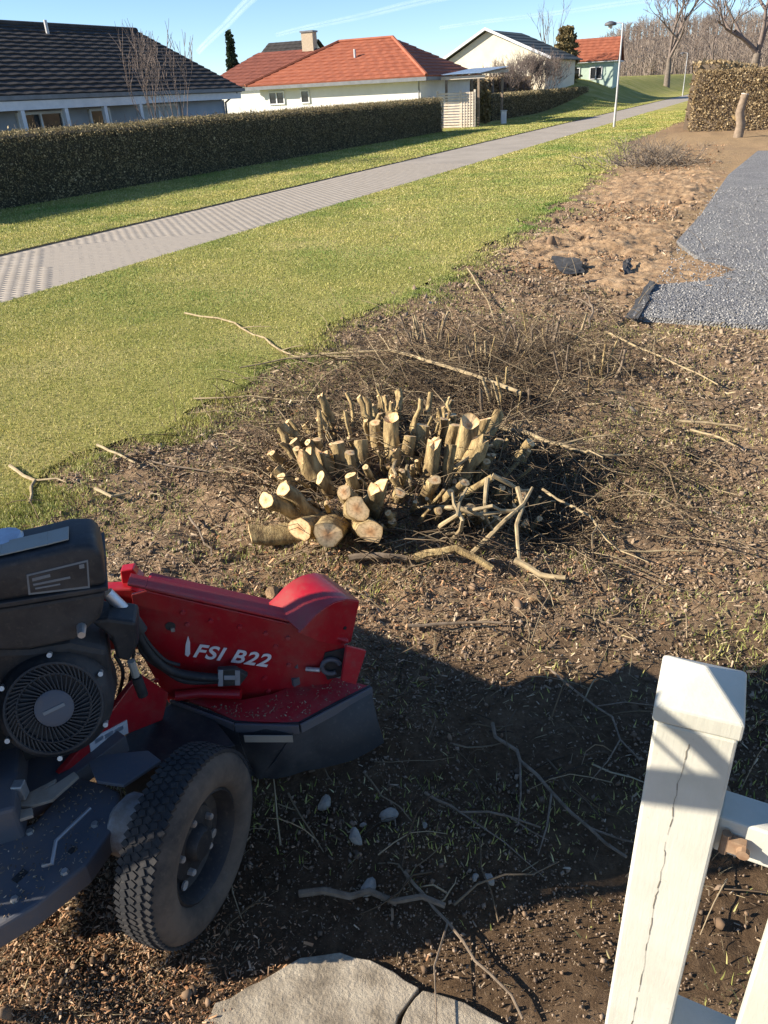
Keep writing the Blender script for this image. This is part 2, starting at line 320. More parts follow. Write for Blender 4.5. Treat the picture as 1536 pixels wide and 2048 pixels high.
M['wall_blue'] = noisy('pale_siding', [(.3, (.34, .38, .45)), (.7, (.44, .48, .54))], 1.2, .8)
M['wall_grey'] = noisy('grey_render', [(.3, (.3, .31, .33)), (.7, (.4, .41, .43))], 1.2, .85)
M['wall_green'] = noisy('mint_wall', [(.3, (.42, .55, .46)), (.7, (.52, .63, .54))], 1.2, .85)
M['trim'] = noisy('white_trim', [(.3, (.62, .63, .64)), (.7, (.76, .76, .76))], 3, .6)
M['trim_dark'] = noisy('grey_gutter', [(.3, (.14, .15, .16)), (.7, (.22, .23, .24))], 3, .5)
M['brickwall'] = noisy('yellow_brick', [(.3, (.42, .34, .24)), (.7, (.55, .46, .34))], 8, .9)
M['lattice'] = noisy('bleached_slats', [(.3, (.5, .42, .33)), (.7, (.68, .6, .5))], 5, .8)
M['timber'] = noisy('weathered_timber', [(.3, (.16, .12, .085)), (.7, (.32, .25, .18))], 7, .85, .3, .01)
M['curtain'] = noisy('pale_curtain', [(.3, (.4, .4, .38)), (.7, (.55, .54, .52))], 4, .9)
M['galv'] = noisy('galvanised', [(.3, (.42, .43, .42)), (.7, (.58, .58, .57))], 6, .5, metal=.3)
def glass(name, c, r=.06):
    m, t, bs = mat(name); bs.inputs['Base Color'].default_value = (*c, 1); bs.inputs['Roughness'].default_value = r; bs.inputs['Specular IOR Level'].default_value = .8; return m
M['glass'] = glass('window_glass', (.03, .035, .04)); M['windscreen'] = glass('windscreen', (.08, .11, .15))
M['car'] = paint('blue_grey_car', (.25, .32, .42), (.3, .28, .25), .2, .3, .6)
def contrail_mat():
    m, t, bs = mat('ice_trail'); out = t.nodes['Material Output']
    d = t.nodes.new('ShaderNodeBsdfDiffuse'); d.inputs[0].default_value = (.9, .92, .95, 1); tl = t.nodes.new('ShaderNodeBsdfTranslucent'); tl.inputs[0].default_value = (.9, .92, .95, 1)
    a = t.nodes.new('ShaderNodeAddShader'); t.links.new(d.outputs[0], a.inputs[0]); t.links.new(tl.outputs[0], a.inputs[1])
    tr = t.nodes.new('ShaderNodeBsdfTransparent'); ms = t.nodes.new('ShaderNodeMixShader'); lw = t.nodes.new('ShaderNodeLayerWeight'); lw.inputs[0].default_value = .5
    n = noise(t, .004, 4, .6, coord(t, 'Object')); r = ramp(t, [(.3, (.01,) * 3), (.8, (.055,) * 3)], n.outputs[0])
    inv = t.nodes.new('ShaderNodeMath'); inv.operation = 'SUBTRACT'; inv.inputs[0].default_value = 1; t.links.new(lw.outputs['Facing'], inv.inputs[1])
    t.links.new(r.outputs[0], ms.inputs[0]); t.links.new(tr.outputs[0], ms.inputs[1]); t.links.new(a.outputs[0], ms.inputs[2]); t.links.new(ms.outputs[0], out.inputs[0]); return m
M['trail'] = contrail_mat()

# ------------------------------------------------------------------ ground
def build_ground():
    ang = np.concatenate([np.radians(np.arange(-180, -36, 6)), np.radians(np.linspace(-36, 36, 260)), np.radians(np.arange(42, 180, 6))])
    rad = np.concatenate([[.05], np.geomspace(.3, 12, 300), np.geomspace(12.4, 120, 90), np.geomspace(135, 6000, 24)])
    A, R_ = np.meshgrid(ang, rad); X = R_ * np.sin(A); Y = R_ * np.cos(A); Z = hgt(X, Y) - .012
    u, v = uv(X, Y); Z = np.where(v < lawn_edge(u) + .1, np.minimum(Z, hgt(X, Y) - .02), Z)
    na, nr = len(ang), len(rad); V = np.stack([X.ravel(), Y.ravel(), Z.ravel()], 1)
    i = np.arange(nr - 1)[:, None]; j = np.arange(na)[None]
    a = i * na + j; b = i * na + (j + 1) % na; F = np.stack([a, b, b + na, a + na], -1).reshape(-1, 4)
    F = np.vstack([F, ])
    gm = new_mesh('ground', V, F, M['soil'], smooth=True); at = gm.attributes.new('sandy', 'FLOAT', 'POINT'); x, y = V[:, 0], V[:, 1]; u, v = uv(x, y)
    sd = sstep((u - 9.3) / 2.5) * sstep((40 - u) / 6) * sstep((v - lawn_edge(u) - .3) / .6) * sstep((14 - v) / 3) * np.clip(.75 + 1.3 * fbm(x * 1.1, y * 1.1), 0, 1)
    at.data.foreach_set('value', sd.astype(np.float32)); a2 = gm.attributes.new('shade_band', 'FLOAT', 'POINT'); a2.data.foreach_set('value', (sstep((2.75 + .5 * fbm(x * 2, y * 2) - y) / .7) * sstep((y - .9) / .25) * sstep((x + 1.6) / .5)).astype(np.float32)); o = link('ground', gm); tag(o, 'bare brown soil strewn with wood chips', None, kind='structure')  # soil darkened where the shadow band falls; part dark earth, part painted shade
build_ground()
def strip_sheet(name, us, vfun0, vfun1, nv, z, material, uvmap=False, follow=True):
    us = np.asarray(us); t = np.linspace(0, 1, nv); U, T = np.meshgrid(us, t, indexing='ij')
    a = vfun0(us)[:, None]; b = vfun1(us)[:, None]; Vv = a + (b - a) * T
    X, Y = xy(U, Vv); Z = (np.where(Vv < -2.7, hgt(X, Y), 0) if follow else 0 * X) + z
    P = np.stack([X.ravel(), Y.ravel(), Z.ravel()], 1); n = len(us)
    i = np.arange(n - 1)[:, None]; j = np.arange(nv - 1)[None]; q = i * nv + j
    F = np.stack([q, q + nv, q + nv + 1, q + 1], -1).reshape(-1, 4)
    me = new_mesh(name, P, F, material)
    if uvmap:
        l = me.uv_layers.new(name='UVMap'); li = np.empty(len(me.loops), np.int32); me.loops.foreach_get('vertex_index', li)
        l.data.foreach_set('uv', np.stack([Vv.ravel()[li], U.ravel()[li]], 1).astype(np.float32).ravel())
    o = link(name, me); o['kind'] = 'structure'; return o
us = np.concatenate([np.linspace(-30, 0, 40), np.linspace(.1, 24, 360), np.geomspace(24.4, 220, 110)])
lawn = strip_sheet('lawn', us, lambda u: 0 * u + .01 + .03 * fbm(u * 6, u * 0 + 1.5, 2), lambda u: lawn_edge(u), 26, .006, M['turf'])
verge = strip_sheet('grass_verge', us, lambda u: 0 * u - 40, lambda u: 0 * u - 2.76 + .05 * fbm(u * 5, u * 0 + 4.5, 2), 40, .03, M['turf'])
path = strip_sheet('path', us, lambda u: 0 * u - 2.77, lambda u: 0 * u + .0, 6, .0034, M['path'], True)
# verge shoulder: the cut turf edge above the paving
mb = MB()
ue = np.concatenate([np.linspace(4, 30, 130), np.geomspace(30.5, 120, 60)])
for i in range(len(ue) - 1):
    a = [xy(ue[i], -2.755 + .05 * float(fbm(ue[i] * 5, 4.5, 2))), xy(ue[i + 1], -2.755 + .05 * float(fbm(ue[i + 1] * 5, 4.5, 2)))]
    z0, z1 = ground_z(*a[0]), ground_z(*a[1])
    mb.add([(a[0][0], a[0][1], -.02), (a[1][0], a[1][1], -.02), (a[1][0], a[1][1], z1 + .0295), (a[0][0], a[0][1], z0 + .0295)], [(0, 1, 2, 3)])
eo = mb.build('turf_edge', M['soil'], recalc=False); eo['kind'] = 'structure'
# pavers: the nearest ones one by one, the next as one mass
def paver_mesh():
    b = MB(); b.box((0, 0, 0), (.097, .197, .03)); me = bpy.data.meshes.new('paver'); me.from_pydata(b.v, [], b.f)
    bm = bmesh.new(); bm.from_mesh(me); bmesh.ops.recalc_face_normals(bm, faces=bm.faces)
    bmesh.ops.bevel(bm, geom=[e for e in bm.edges if e.verts[0].co.z > 0 and e.verts[1].co.z > 0], offset=.0012, segments=1, affect='EDGES'); bm.to_mesh(me); bm.free(); me.materials.append(M['paver']); return me
PM = paver_mesh(); cand = []
pv = np.array([v.co[:] for v in PM.vertices]); pf = [tuple(p.vertices) for p in PM.polygons]
for iu in range(40, 240):
    for iv in range(14):
        u = iu * .1; v = -.1 - iv * .2 - (.1 if iu % 2 else 0) + .02
        if v < -2.66: continue
        x, y = xy(u, v)
        if y > 2 and -.50 * y - .4 < x < .5 * y + .5: cand.append((math.hypot(x, y) + (50 if x < -.405 * y else 0), x, y))
cand.sort()
for d, x, y in cand[:300]:
    o = link('paver', PM, path, (x, y, -.0105 + random.uniform(-.0006, .0006))); o.rotation_euler = (random.uniform(-.004, .004), random.uniform(-.004, .004), math.atan2(DU[1], DU[0]) + random.uniform(-.01, .01))
ca, sa = DU; Rm = np.array([[ca, -sa, 0], [sa, ca, 0], [0, 0, 1]])
def scatter(verts, faces, P, Rots, Sc):
    """verts (k,3), faces (f,m); P (n,3), Rots (n,3,3), Sc (n,) or (n,3) -> big arrays"""
    k = len(verts); n = len(P); Sc = np.asarray(Sc, float)
    if Sc.ndim == 1: Sc = Sc[:, None].repeat(3, 1)
    V = np.einsum('nij,nkj->nki', Rots, verts[None] * Sc[:, None, :]) + P[:, None, :]
    F = faces[None] + (np.arange(n) * k)[:, None, None]
    return V.reshape(-1, 3), F.reshape(-1, faces.shape[1])
def euler(rx, ry, rz):
    n = len(rx); cx, sx, cy, sy, cz, sz = np.cos(rx), np.sin(rx), np.cos(ry), np.sin(ry), np.cos(rz), np.sin(rz); R = np.zeros((n, 3, 3))
    R[:, 0, 0] = cz * cy; R[:, 0, 1] = cz * sy * sx - sz * cx; R[:, 0, 2] = cz * sy * cx + sz * sx
    R[:, 1, 0] = sz * cy; R[:, 1, 1] = sz * sy * sx + cz * cx; R[:, 1, 2] = sz * sy * cx - cz * sx
    R[:, 2, 0] = -sy; R[:, 2, 1] = cy * sx; R[:, 2, 2] = cy * cx; return R
q4 = np.array([f for f in pf if len(f) == 4])
rest = np.array([(x, y, -.0105) for d, x, y in cand[300:]]); rest[:, 2] += rng.uniform(-.0006, .0006, len(rest))
V, F = scatter(pv, q4, rest, np.repeat(Rm[None], len(rest), 0), np.ones(len(rest)))
o = link('pavers', new_mesh('pavers', V, F, M['paver']), path); o['kind'] = 'stuff'
# gravel drive with a dark edging board, and sand dug over its corner
gp = [(7.55, 7.1), (7.5, 9), (7.45, 17), (26.3, 17), (26.4, 7.6), (20, 7.2), (14, 7.15), (11.6, 7.05), (10.3, 7.5), (9.9, 7.9), (9.2, 7.6), (8.9, 7.12)]
mb = MB(); mb.prism([(*xy(u, v), .035) for u, v in gp], (0, 0, -.12)); go = mb.build('gravel_drive', M['gravel']); go['kind'] = 'structure'
n = 9000; gu = 7.6 + rng.random(n) ** 1.6 * 10; gv = 7.12 + rng.random(n) * 5; gx, gy = xy(gu, gv)
octv = np.array([(1, 0, 0), (-1, 0, 0), (0, 1, 0), (0, -1, 0), (0, 0, .7), (0, 0, -.7)], float); octf = np.array([(0, 2, 4), (2, 1, 4), (1, 3, 4), (3, 0, 4), (2, 0, 5), (1, 2, 5), (3, 1, 5), (0, 3, 5)])
V, F = scatter(octv, octf, np.stack([gx, gy, np.full(n, .037)], 1), euler(*rng.uniform(-3, 3, (3, n))), rng.uniform(.006, .014, (n, 3)) * (1 + gu[:, None] * .03))
o = link('loose_gravel', new_mesh('loose_gravel', V, F, M['stone_bit'])); tag(o, 'loose blue grey gravel stones covering the drive', 'gravel', kind='stuff')

# ------------------------------------------------------------------ grass, litter, twigs (uncountable)
def in_view(x, y, m=.65): return (y > .3) & (x > -.56 * y - m) & (x < .56 * y + m)
bladev = np.array([(-.5, 0, 0), (.5, 0, 0), (-.35, .18, .55), (.35, .18, .55), (0, .5, 1)], float); bladef = np.array([(0, 1, 3), (0, 3, 2), (2, 3, 4)])
def blades(name, n, u0, u1, vf0, vf1, zoff, pw, h, w, label, dist_scale=True, dens=None):
    u = u0 * (u1 / u0) ** (rng.random(n) ** pw); a, b = vf0(u), vf1(u); v = a + (b - a) * rng.random(n); x, y = xy(u, v); k = in_view(x, y)
    if dens is not None: k &= rng.random(n) < dens(x, y)
    x, y, v, u = x[k], y[k], v[k], u[k]; n = len(x); r = np.hypot(x, y); ds = np.clip(r / 6, 1, 6) if dist_scale else np.ones(n)
    z = np.where((v < -2.7), hgt(x, y), np.where(v < lawn_edge(u), 0, hgt(x, y))) + zoff - .004
    sc = np.stack([w * ds * rng.uniform(.6, 1.4, n), h * rng.uniform(.5, 1.3, n) * ds ** .25, h * rng.uniform(.45, 1.3, n) * ds ** .25], 1)
    V, F = scatter(bladev, bladef, np.stack([x, y, z], 1), euler(rng.uniform(-.5, .5, n), rng.uniform(-.5, .5, n), rng.uniform(0, 6.28, n)), sc)
    o = link(name, new_mesh(name, V, F, M['blade'])); tag(o, label, 'grass', kind='stuff'); return o
blades('lawn_grass', 250000, 2.2, 60, lambda u: 0 * u + .0, lambda u: lawn_edge(u) + np.abs(rng.normal(0, .16, len(u))), .006, 1.2, .022, .0055, 'short yellow green winter grass between path and bare soil')
blades('verge_grass', 90000, 8, 80, lambda u: 0 * u - 7.8, lambda u: 0 * u - 2.72, .03, 1.1, .026, .006, 'strip of short grass between dark hedge and paved path')
blades('lawn_edge_tufts', 60000, 2.0, 30, lambda u: lawn_edge(u) - .1 + np.clip(rng.exponential(.22, len(u)), 0, 1.1), lambda u: lawn_edge(u) + .0 + np.clip(rng.exponential(.22, len(u)), 0, 1.1), .0, 1.1, .03, .005, 'ragged tufts of grass fraying out from lawn into soil', dens=lambda x, y: np.clip(fbm(x * 3.5, y * 3.5 + 8, 3) * 8 + .45, 0, 1))
def sparse(x, y):
    g = fbm(x * 1.3 + 5, y * 1.3, 3); return np.clip((g - .02) * 7, 0, 1) * .8 + .04 + 1.0 * np.exp(-np.clip(uv(x, y)[1] - lawn_edge(uv(x, y)[0]), 0, 9) / .3) * np.clip(fbm(x * 4, y * 4 + 8, 3) * 7 + .5, 0, 1) + .5 * sstep((uv(x, y)[1] - 6.6) / 1.2) * np.clip(fbm(x * 3, y * 3, 3) * 6 + .5, 0, 1)
blades('sprouting_grass', 95000, 1.2, 9, lambda u: lawn_edge(u), lambda u: 0 * u + 11, -.004, .8, .028, .004, 'thin tufts of green grass sprouting through the bare soil', dens=sparse)

chipv = np.array([(-1, -.35, 0), (1, -.25, 0), (.8, .35, .1), (-.9, .3, .06), (-.6, -.1, .3), (.6, .05, .34)], float); chipf = np.array([(0, 1, 5), (0, 5, 4), (1, 2, 5), (2, 3, 4), (2, 4, 5), (3, 0, 4)])
def litter(name, n, rmax, size, material, label, dens=None, r0=.9, zo=0.0, elong=(1, 1), verts=chipv, faces=chipf, flat=.5, cat='litter'):
    r = r0 * (rmax / r0) ** rng.random(n); aw = np.interp(r, [1, 2, 4, 6], [.95, .75, .56, .5]); a = rng.uniform(-1, 1, n) * aw; x = r * np.sin(a); y = r * np.cos(a); u, v = uv(x, y)
    edge = (v - lawn_edge(u)) / .45 + rng.normal(0, .5, n); k = (edge > .2) & ~((v > 7.1) & (u > 7.5)) & in_view(x, y)
    if dens is not None: k &= rng.random(n) < dens(x, y)
    x, y, r = x[k], y[k], r[k]; n = len(x); z = hgt(x, y) - .006 + zo
    s = size * rng.lognormal(0, .45, n) * np.clip(r / 3.0, .38, 4) ** .75
    sc = np.stack([s * rng.uniform(.7, elong[0] * 1.6, n), s * rng.uniform(.5, 1.2, n) * elong[1], s * rng.uniform(.5, 1.3, n)], 1)
    V, F = scatter(verts, faces, np.stack([x, y, z], 1), euler(rng.normal(0, flat, n), rng.normal(0, flat, n), rng.uniform(0, 6.28, n)), sc)
    o = link(name, new_mesh(name, V, F, material)); tag(o, label, cat, kind='stuff'); return o
def slabmask(x, y): return np.where((y < 1.27 - .45 * np.abs(x + .2)) & (x > -.5) & (x < .22), .28, 1.0)
def shade_band(x, y): return sstep((2.75 - y) / .6)  # foreground shadow band; pale chips are thinned here so its ground looks darker
slabdens = lambda x, y: slabmask(x, y) * (.4 + .6 * np.clip(fbm(x * 2.2, y * 2.2, 3) * 6 + .4, 0, 1)) * (1 - .88 * shade_band(x, y) * (x > -.62))
crumbdens = lambda x, y: (1 - .3 * shade_band(x, y) * (x > -.62)) * slabmask(x, y) * (.25 + .75 * np.clip(fbm(x * 3.1 + 4, y * 3.1, 3) * 6 + .5, 0, 1))
litter('wood_chips', 150000, 26, .0062, M['chip'], 'brown wood chips and crumbs covering the dug ground', slabdens)
heap = lambda x, y: 3 * np.exp(-(((x + .95) / .42) ** 2 + ((y - 1.05) / .38) ** 2) ** 1.3) + .35 * np.exp(-(((x + .45) / .22) ** 2 + ((y - 1.22) / .12) ** 2)) + .9 * np.exp(-(((x + .35) / .45) ** 2 + ((y - 2.95) / .35) ** 2)) + .75 * np.exp(-(((x - .05) / .65) ** 2 + ((y - 4.1) / .65) ** 2)) + .35 * np.exp(-(((x - .75) / .6) ** 2 + ((y - 2.95) / .3) ** 2)) + .8 * (np.abs(uv(x, y)[1] - 6.0) < .7) * (uv(x, y)[0] > 9.5)
litter('fresh_grindings', 190000, 30, .0058, M['fresh_chip'], 'fresh orange brown stump grindings heaped below the machine', heap, zo=.004)
litter('dry_straw', 52000, 14, .0066, M['straw'], 'dry straw and leaf stalks lying over the bare soil', slabdens, elong=(2.4, .28), flat=.3)

M['crumb'] = island('soil_crumb', [(0, (.10, .072, .05)), (.4, (.19, .138, .095)), (.8, (.29, .215, .15)), (1, (.38, .29, .205))])
octs = np.array([(1, 0, .1), (-.9, .1, 0), (.1, 1, -.1), (0, -.9, .1), (.1, 0, .8), (0, .1, -.7)], float); octt = np.array([(0, 2, 4), (2, 1, 4), (1, 3, 4), (3, 0, 4), (2, 0, 5), (1, 2, 5), (3, 1, 5), (0, 3, 5)])
litter('soil_crumbs', 120000, 16, .0052, M['crumb'], 'dark loose soil crumbs covering the dug ground', crumbdens, verts=octs, faces=octt, flat=1.5, cat='soil')
cloddens = lambda x, y: slabmask(x, y) * (.10 + .8 * (uv(x, y)[0] > 8) * (np.abs(uv(x, y)[1] - 5.9) < 1.0) + 1.0 * np.exp(-(((x + .95) / .45) ** 2 + ((y - 1.05) / .3) ** 2)) + .35 * np.exp(-(((x - .1) / 1.1) ** 2 + ((y - 3.6) / .9) ** 2)))
_bm = bmesh.new(); bmesh.ops.create_icosphere(_bm, subdivisions=1, radius=1); icov = np.array([v.co[:] for v in _bm.verts]); icov *= rng.uniform(.55, 1.35, (len(icov), 1)); icov[:, 2] *= .75; icof = np.array([[v.index for v in f.verts] for f in _bm.faces]); _bm.free()
M['clod'] = island('soil_clod', [(0, (.09, .06, .038)), (.5, (.19, .128, .08)), (1, (.32, .22, .14))])
litter('soil_clods', 7000, 28, .0085, M['clod'], 'lumpy brown clods of dug earth', cloddens, verts=icov, faces=icof, flat=1.5, zo=.004, cat='soil')

litter('sawdust', 60000, 9, .0045, M['sawdust'], 'pale sawdust and splinters sprinkled over the stump', lambda x, y: np.exp(-(((x - .05) / .75) ** 2 + ((y - 4.0) / .7) ** 2) ** 1.5) + .25 * np.exp(-(((x - .4) / 1.3) ** 2 + ((y - 3.3) / .8) ** 2)), zo=.006, r0=2.2, elong=(1.6, .6), flat=.6)
class Twigs:
    def __init__(s): s.V = []; s.F = []; s.n = 0
    def add(s, pts, r0, r1, sides=3):
        pts = np.asarray(pts, float); m = len(pts); t = np.gradient(pts, axis=0); t /= np.linalg.norm(t, axis=1)[:, None] + 1e-9
        ref = np.cross(t, [.31, .2, .93]); ref /= np.linalg.norm(ref, axis=1)[:, None] + 1e-9; b = np.cross(t, ref); rr = np.linspace(r0, r1, m)[:, None, None]
        a = np.arange(sides) * 2 * np.pi / sides; ring = pts[:, None] + rr * (np.cos(a)[None, :, None] * ref[:, None] + np.sin(a)[None, :, None] * b[:, None])
        s.V.append(ring.reshape(-1, 3)); i = np.arange(m - 1)[:, None]; k = np.arange(sides)[None]; k2 = (k + 1) % sides
        s.F.append(np.stack([i * sides + k, i * sides + k2, (i + 1) * sides + k2, (i + 1) * sides + k], -1).reshape(-1, 4) + s.n); s.n += m * sides
    def mesh(s, name, material): return new_mesh(name, np.vstack(s.V), np.vstack(s.F), material, smooth=True)
def lying_twig(T, x, y, L, az, r, lift=.02, bend=.25, sides=3, n=5, rise=0):
    p = np.zeros((n, 3)); a = az
    for i in range(1, n):
        a += random.gauss(0, bend); p[i, 0] = p[i - 1, 0] + L / (n - 1) * math.sin(a); p[i, 1] = p[i - 1, 1] + L / (n - 1) * math.cos(a)
    p[:, 0] += x; p[:, 1] += y; p[:, 2] = hgt(p[:, 0], p[:, 1]) + r + np.abs(np.sin(np.linspace(0, 3.1, n))) * lift + np.linspace(0, rise, n); T.add(p, r, r * .45, sides)
T = Twigs()
for c, sx, sy, cnt, Lm in ((( .35, 5.6), .8, .7, 420, .3), ((.9, 3.75), .45, .45, 320, .35), ((-.9, 4.3), .6, .5, 200, .25), ((1.3, 4.6), .7, .7, 240, .3), ((.2, 3.0), .8, .5, 150, .22), ((.6, 1.7), .8, .5, 150, .2), ((1.1, 7.3), .7, .9, 220, .3), ((2, 10), 1., 2., 200, .35), ((.7, 5.8), .6, .45, 750, .5), ((1.25, 6.2), .55, .5, 420, .45), ((1.05, 3.95), .4, .35, 300, .45), ((-.1, 5.1), .5, .3, 240, .3)):
    for i in range(cnt):
        x = random.gauss(c[0], sx); y = random.gauss(c[1], sy); u, v = uv(x, y)
        if v < float(lawn_edge(u)) - .1 or y < 1.3: continue
        lying_twig(T, x, y, Lm * random.uniform(.3, 1.6), random.uniform(0, 6.28), random.uniform(.0015, .0045), random.uniform(0, .05), rise=random.choice([0, 0, .05, .12, .25]) if y > 5 else random.choice([0, 0, 0, .05, .12]))
o = link('brush_litter', T.mesh('brush_litter', M['twig'])); tag(o, 'tangle of thin brown twigs lying around the stump', 'twigs', kind='stuff')

# ------------------------------------------------------------------ vegetation builders
def leaf_mass(name, P, N, size, material, parent, elong=2.2, jitter=.9, org=(0, 0, 0)):
    """small leaf/twig faces at points P"""
    n = len(P); tri = np.array([(-.5, 0, 0), (.5, 0, 0), (.32, .6, .15), (-.32, .55, .1)], float); f = np.array([(0, 1, 2, 3)])
    s = size * rng.lognormal(0, .35, n); sc = np.stack([s, s * elong, s], 1)
    V, F = scatter(tri, f, P - np.asarray(org), euler(rng.uniform(-2, 2, n), rng.uniform(-2, 2, n), rng.uniform(0, 6.28, n)), sc)
    return link(name, new_mesh(name, V, F, material), parent)
def hedge(name, u0, u1, v, w, h, label, material, dens=420, size=.035, core=None, vdir=None, zb=0, shoots=16):
    """hedge running along the path frame from u0 to u1, near face at v, growing away to v-w; vdir swaps the axes"""
    base = xy(u0, v); root = thing(name, label, 'hedge', (base[0], base[1], zb))
    def wp(a, b, z):
        x, y = xy(a, b) if vdir is None else xy(vdir - b, a); return x, y, z
    L = u1 - u0; nu = max(8, int(L * 5)); A = np.linspace(u0, u1, nu)
    prof = [(0, 0), (.04, h * .3), (.05, h * .7), (.10, h - .06), (w * .3, h), (w * .7, h), (w - .1, h - .06), (w, 0)]
    V = []
    for a in A:
        for b, z in prof:
            jb = .10 * float(fbm(a * 1.1, z * 1.3 + b)) + .05 * float(fbm(a * 6, z * 5)); jz = (.08 * float(fbm(a * .8, 3.3)) + .07 * float(fbm(a * 5, b * 4))) * (z > .1)
            x, y, zz = wp(a, v - b + jb - .05, z + jz - .04); V.append((x - base[0], y - base[1], zz))
    k = len(prof); F = [(i * k + j, i * k + j + 1, (i + 1) * k + j + 1, (i + 1) * k + j) for i in range(nu - 1) for j in range(k - 1)] + [tuple(range(k)), tuple(range((nu - 1) * k, nu * k))[::-1]]
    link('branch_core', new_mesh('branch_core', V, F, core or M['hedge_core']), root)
    n1 = int(L * h * dens); n2 = int(L * w * dens * .8); n3 = int(w * h * dens)
    a1 = rng.uniform(u0, u1, n1); z1 = rng.uniform(.02, h, n1); b1 = np.abs(rng.normal(0, .05, n1)) - .03
    a2 = rng.uniform(u0, u1, n2); b2 = rng.uniform(0, w, n2); z2 = h + rng.normal(0, .03, n2)
    a3 = np.concatenate([np.full(n3, u0), np.full(n3, u1)]) + rng.normal(0, .03, 2 * n3); b3 = rng.uniform(0, w, 2 * n3); z3 = rng.uniform(.02, h, 2 * n3)
    a = np.concatenate([a1, a2, a3]); b = np.concatenate([b1, b2, b3]); z = np.concatenate([z1, z2, z3])
    b = b - .10 * fbm(a * 1.1, z * 1.3) - .05 * fbm(a * 6, z * 5); z = z + (.08 * fbm(a * .8, a * 0 + 3.3) + .07 * fbm(a * 5, b * 4)) * (z > h * .8)
    x, y, z = wp(a, v - b, z); P = np.stack([x, y, z], 1)
    leaf_mass('foliage', P, None, size, material, root, org=(base[0], base[1], 0))
    T = Twigs()
    for i in range(int(L * shoots)):
        aa = random.uniform(u0, u1); zz = random.uniform(.2, h); bb = random.uniform(-.03, .06) if random.random() < .6 else random.uniform(0, w)
        if bb > .06: zz = h - .1
        p0 = np.array(wp(aa, v - bb, zz)) - np.array([base[0], base[1], 0]); d = np.array([random.gauss(0, .35), random.gauss(0, .35), 1]) * random.uniform(.1, .3)
        T.add([p0, p0 + d * .5, p0 + d + np.array([random.gauss(0, .02), random.gauss(0, .02), 0])], .006, .002)
    so_ = link('shoots', T.mesh('shoots', M['twig']), root); so_['kind'] = 'stuff'
    return root
hedge('clipped_hedge', 10, 41.6, -7.75, 1.0, 1.55, 'long dark clipped hedge in front of black roofed house', M['hedge'], 1050, .019, shoots=45)
hedge('clipped_hedge', 53, 82, -8.7, 1.0, 1.5, 'dark hedge running from lattice fence towards the far lawn', M['hedge'], 420, .034)
def grow(T, p, d, L, r, depth, spread=.55, up=.15, seg=3, ratio=.72, kids=(2, 3), sides=4, minr=.004):
    pts = [p]; q = p.copy(); dd = d.copy()
    for i in range(seg):
        dd = dd + np.array([random.gauss(0, .12), random.gauss(0, .12), random.gauss(0, .06) + up * .3]); dd /= np.linalg.norm(dd); q = q + dd * L / seg; pts.append(q.copy())
    T.add(pts, r, r * .62, sides if depth > 1 else 3)
    if depth <= 0: return
    for k in range(random.randint(*kids)):
        nd = dd + np.array([random.gauss(0, spread), random.gauss(0, spread), random.gauss(0, spread * .6) + up]); nd /= np.linalg.norm(nd)
        st = pts[random.choice([-1, -1, -2])]
        grow(T, st, nd, L * ratio * random.uniform(.75, 1.15), max(minr, r * .6), depth - 1, spread, up, seg, ratio, kids, sides, minr)
def bare_tree(name, x, y, zb, H_, r, label, depth=5, cat='tree', spread=.5, stems=1, group=None, trunk_frac=.28, up=.18, material=None, ratio=.74, kids=(2, 3), minr=.012):
    root = thing(name, label, cat, (x, y, zb), group)
    for s in range(stems):
        T = Twigs(); C = Twigs(); lean = np.array([random.gauss(0, .05), random.gauss(0, .05), 1.0]) if stems == 1 else np.array([random.gauss(0, .28), random.gauss(0, .28), 1.0])
        p = np.array([random.gauss(0, .05 * (stems > 1)), random.gauss(0, .05 * (stems > 1)), -.05]); tl = H_ * trunk_frac; pts = [p]
        for i in range(4): p = p + lean / np.linalg.norm(lean) * tl / 4 + np.array([random.gauss(0, .01 * H_), random.gauss(0, .01 * H_), 0]) * .3; pts.append(p.copy())
        T.add(pts, r * 1.25, r * .8, 8); tm = T.mesh('trunk', M['tree_bark'])
        link('trunk' if stems == 1 else 'stem', tm, root)
        for k in range(3 if stems == 1 else 2):
            d = lean + np.array([random.gauss(0, spread), random.gauss(0, spread), random.uniform(0, .3)]); grow(C, p.copy(), d / np.linalg.norm(d), H_ * .26, r * .6, depth - 1, spread, up, 3, ratio, kids, 4, minr)
        link('crown', C.mesh('crown', material or M['thin_wood']), root)
    return root
def cone_tree(name, x, y, zb, H_, R_, label, material, n=5000, size=.12, power=1.0, cat='tree', ragged=.25):
    root = thing(name, label, cat, (x, y, zb)); T = Twigs(); T.add([(0, 0, -.1), (0, 0, H_ * .5), (0, 0, H_ * .96)], .05 * R_ + .05, .015, 6); link('trunk', T.mesh('trunk', M['tree_bark']), root)
    z = rng.random(n); a = rng.uniform(0, 6.28, n); rr = R_ * (1 - z) ** power * (1 + ragged * (2 * fbm(a * 2.2, z * 9) + .6 * np.sin(z * 60))) * np.sqrt(rng.uniform(.35, 1, n)) + .03
    P = np.stack([rr * np.cos(a), rr * np.sin(a), H_ * (.04 + .96 * z)], 1); leaf_mass('crown', P, None, size, material, root); return root

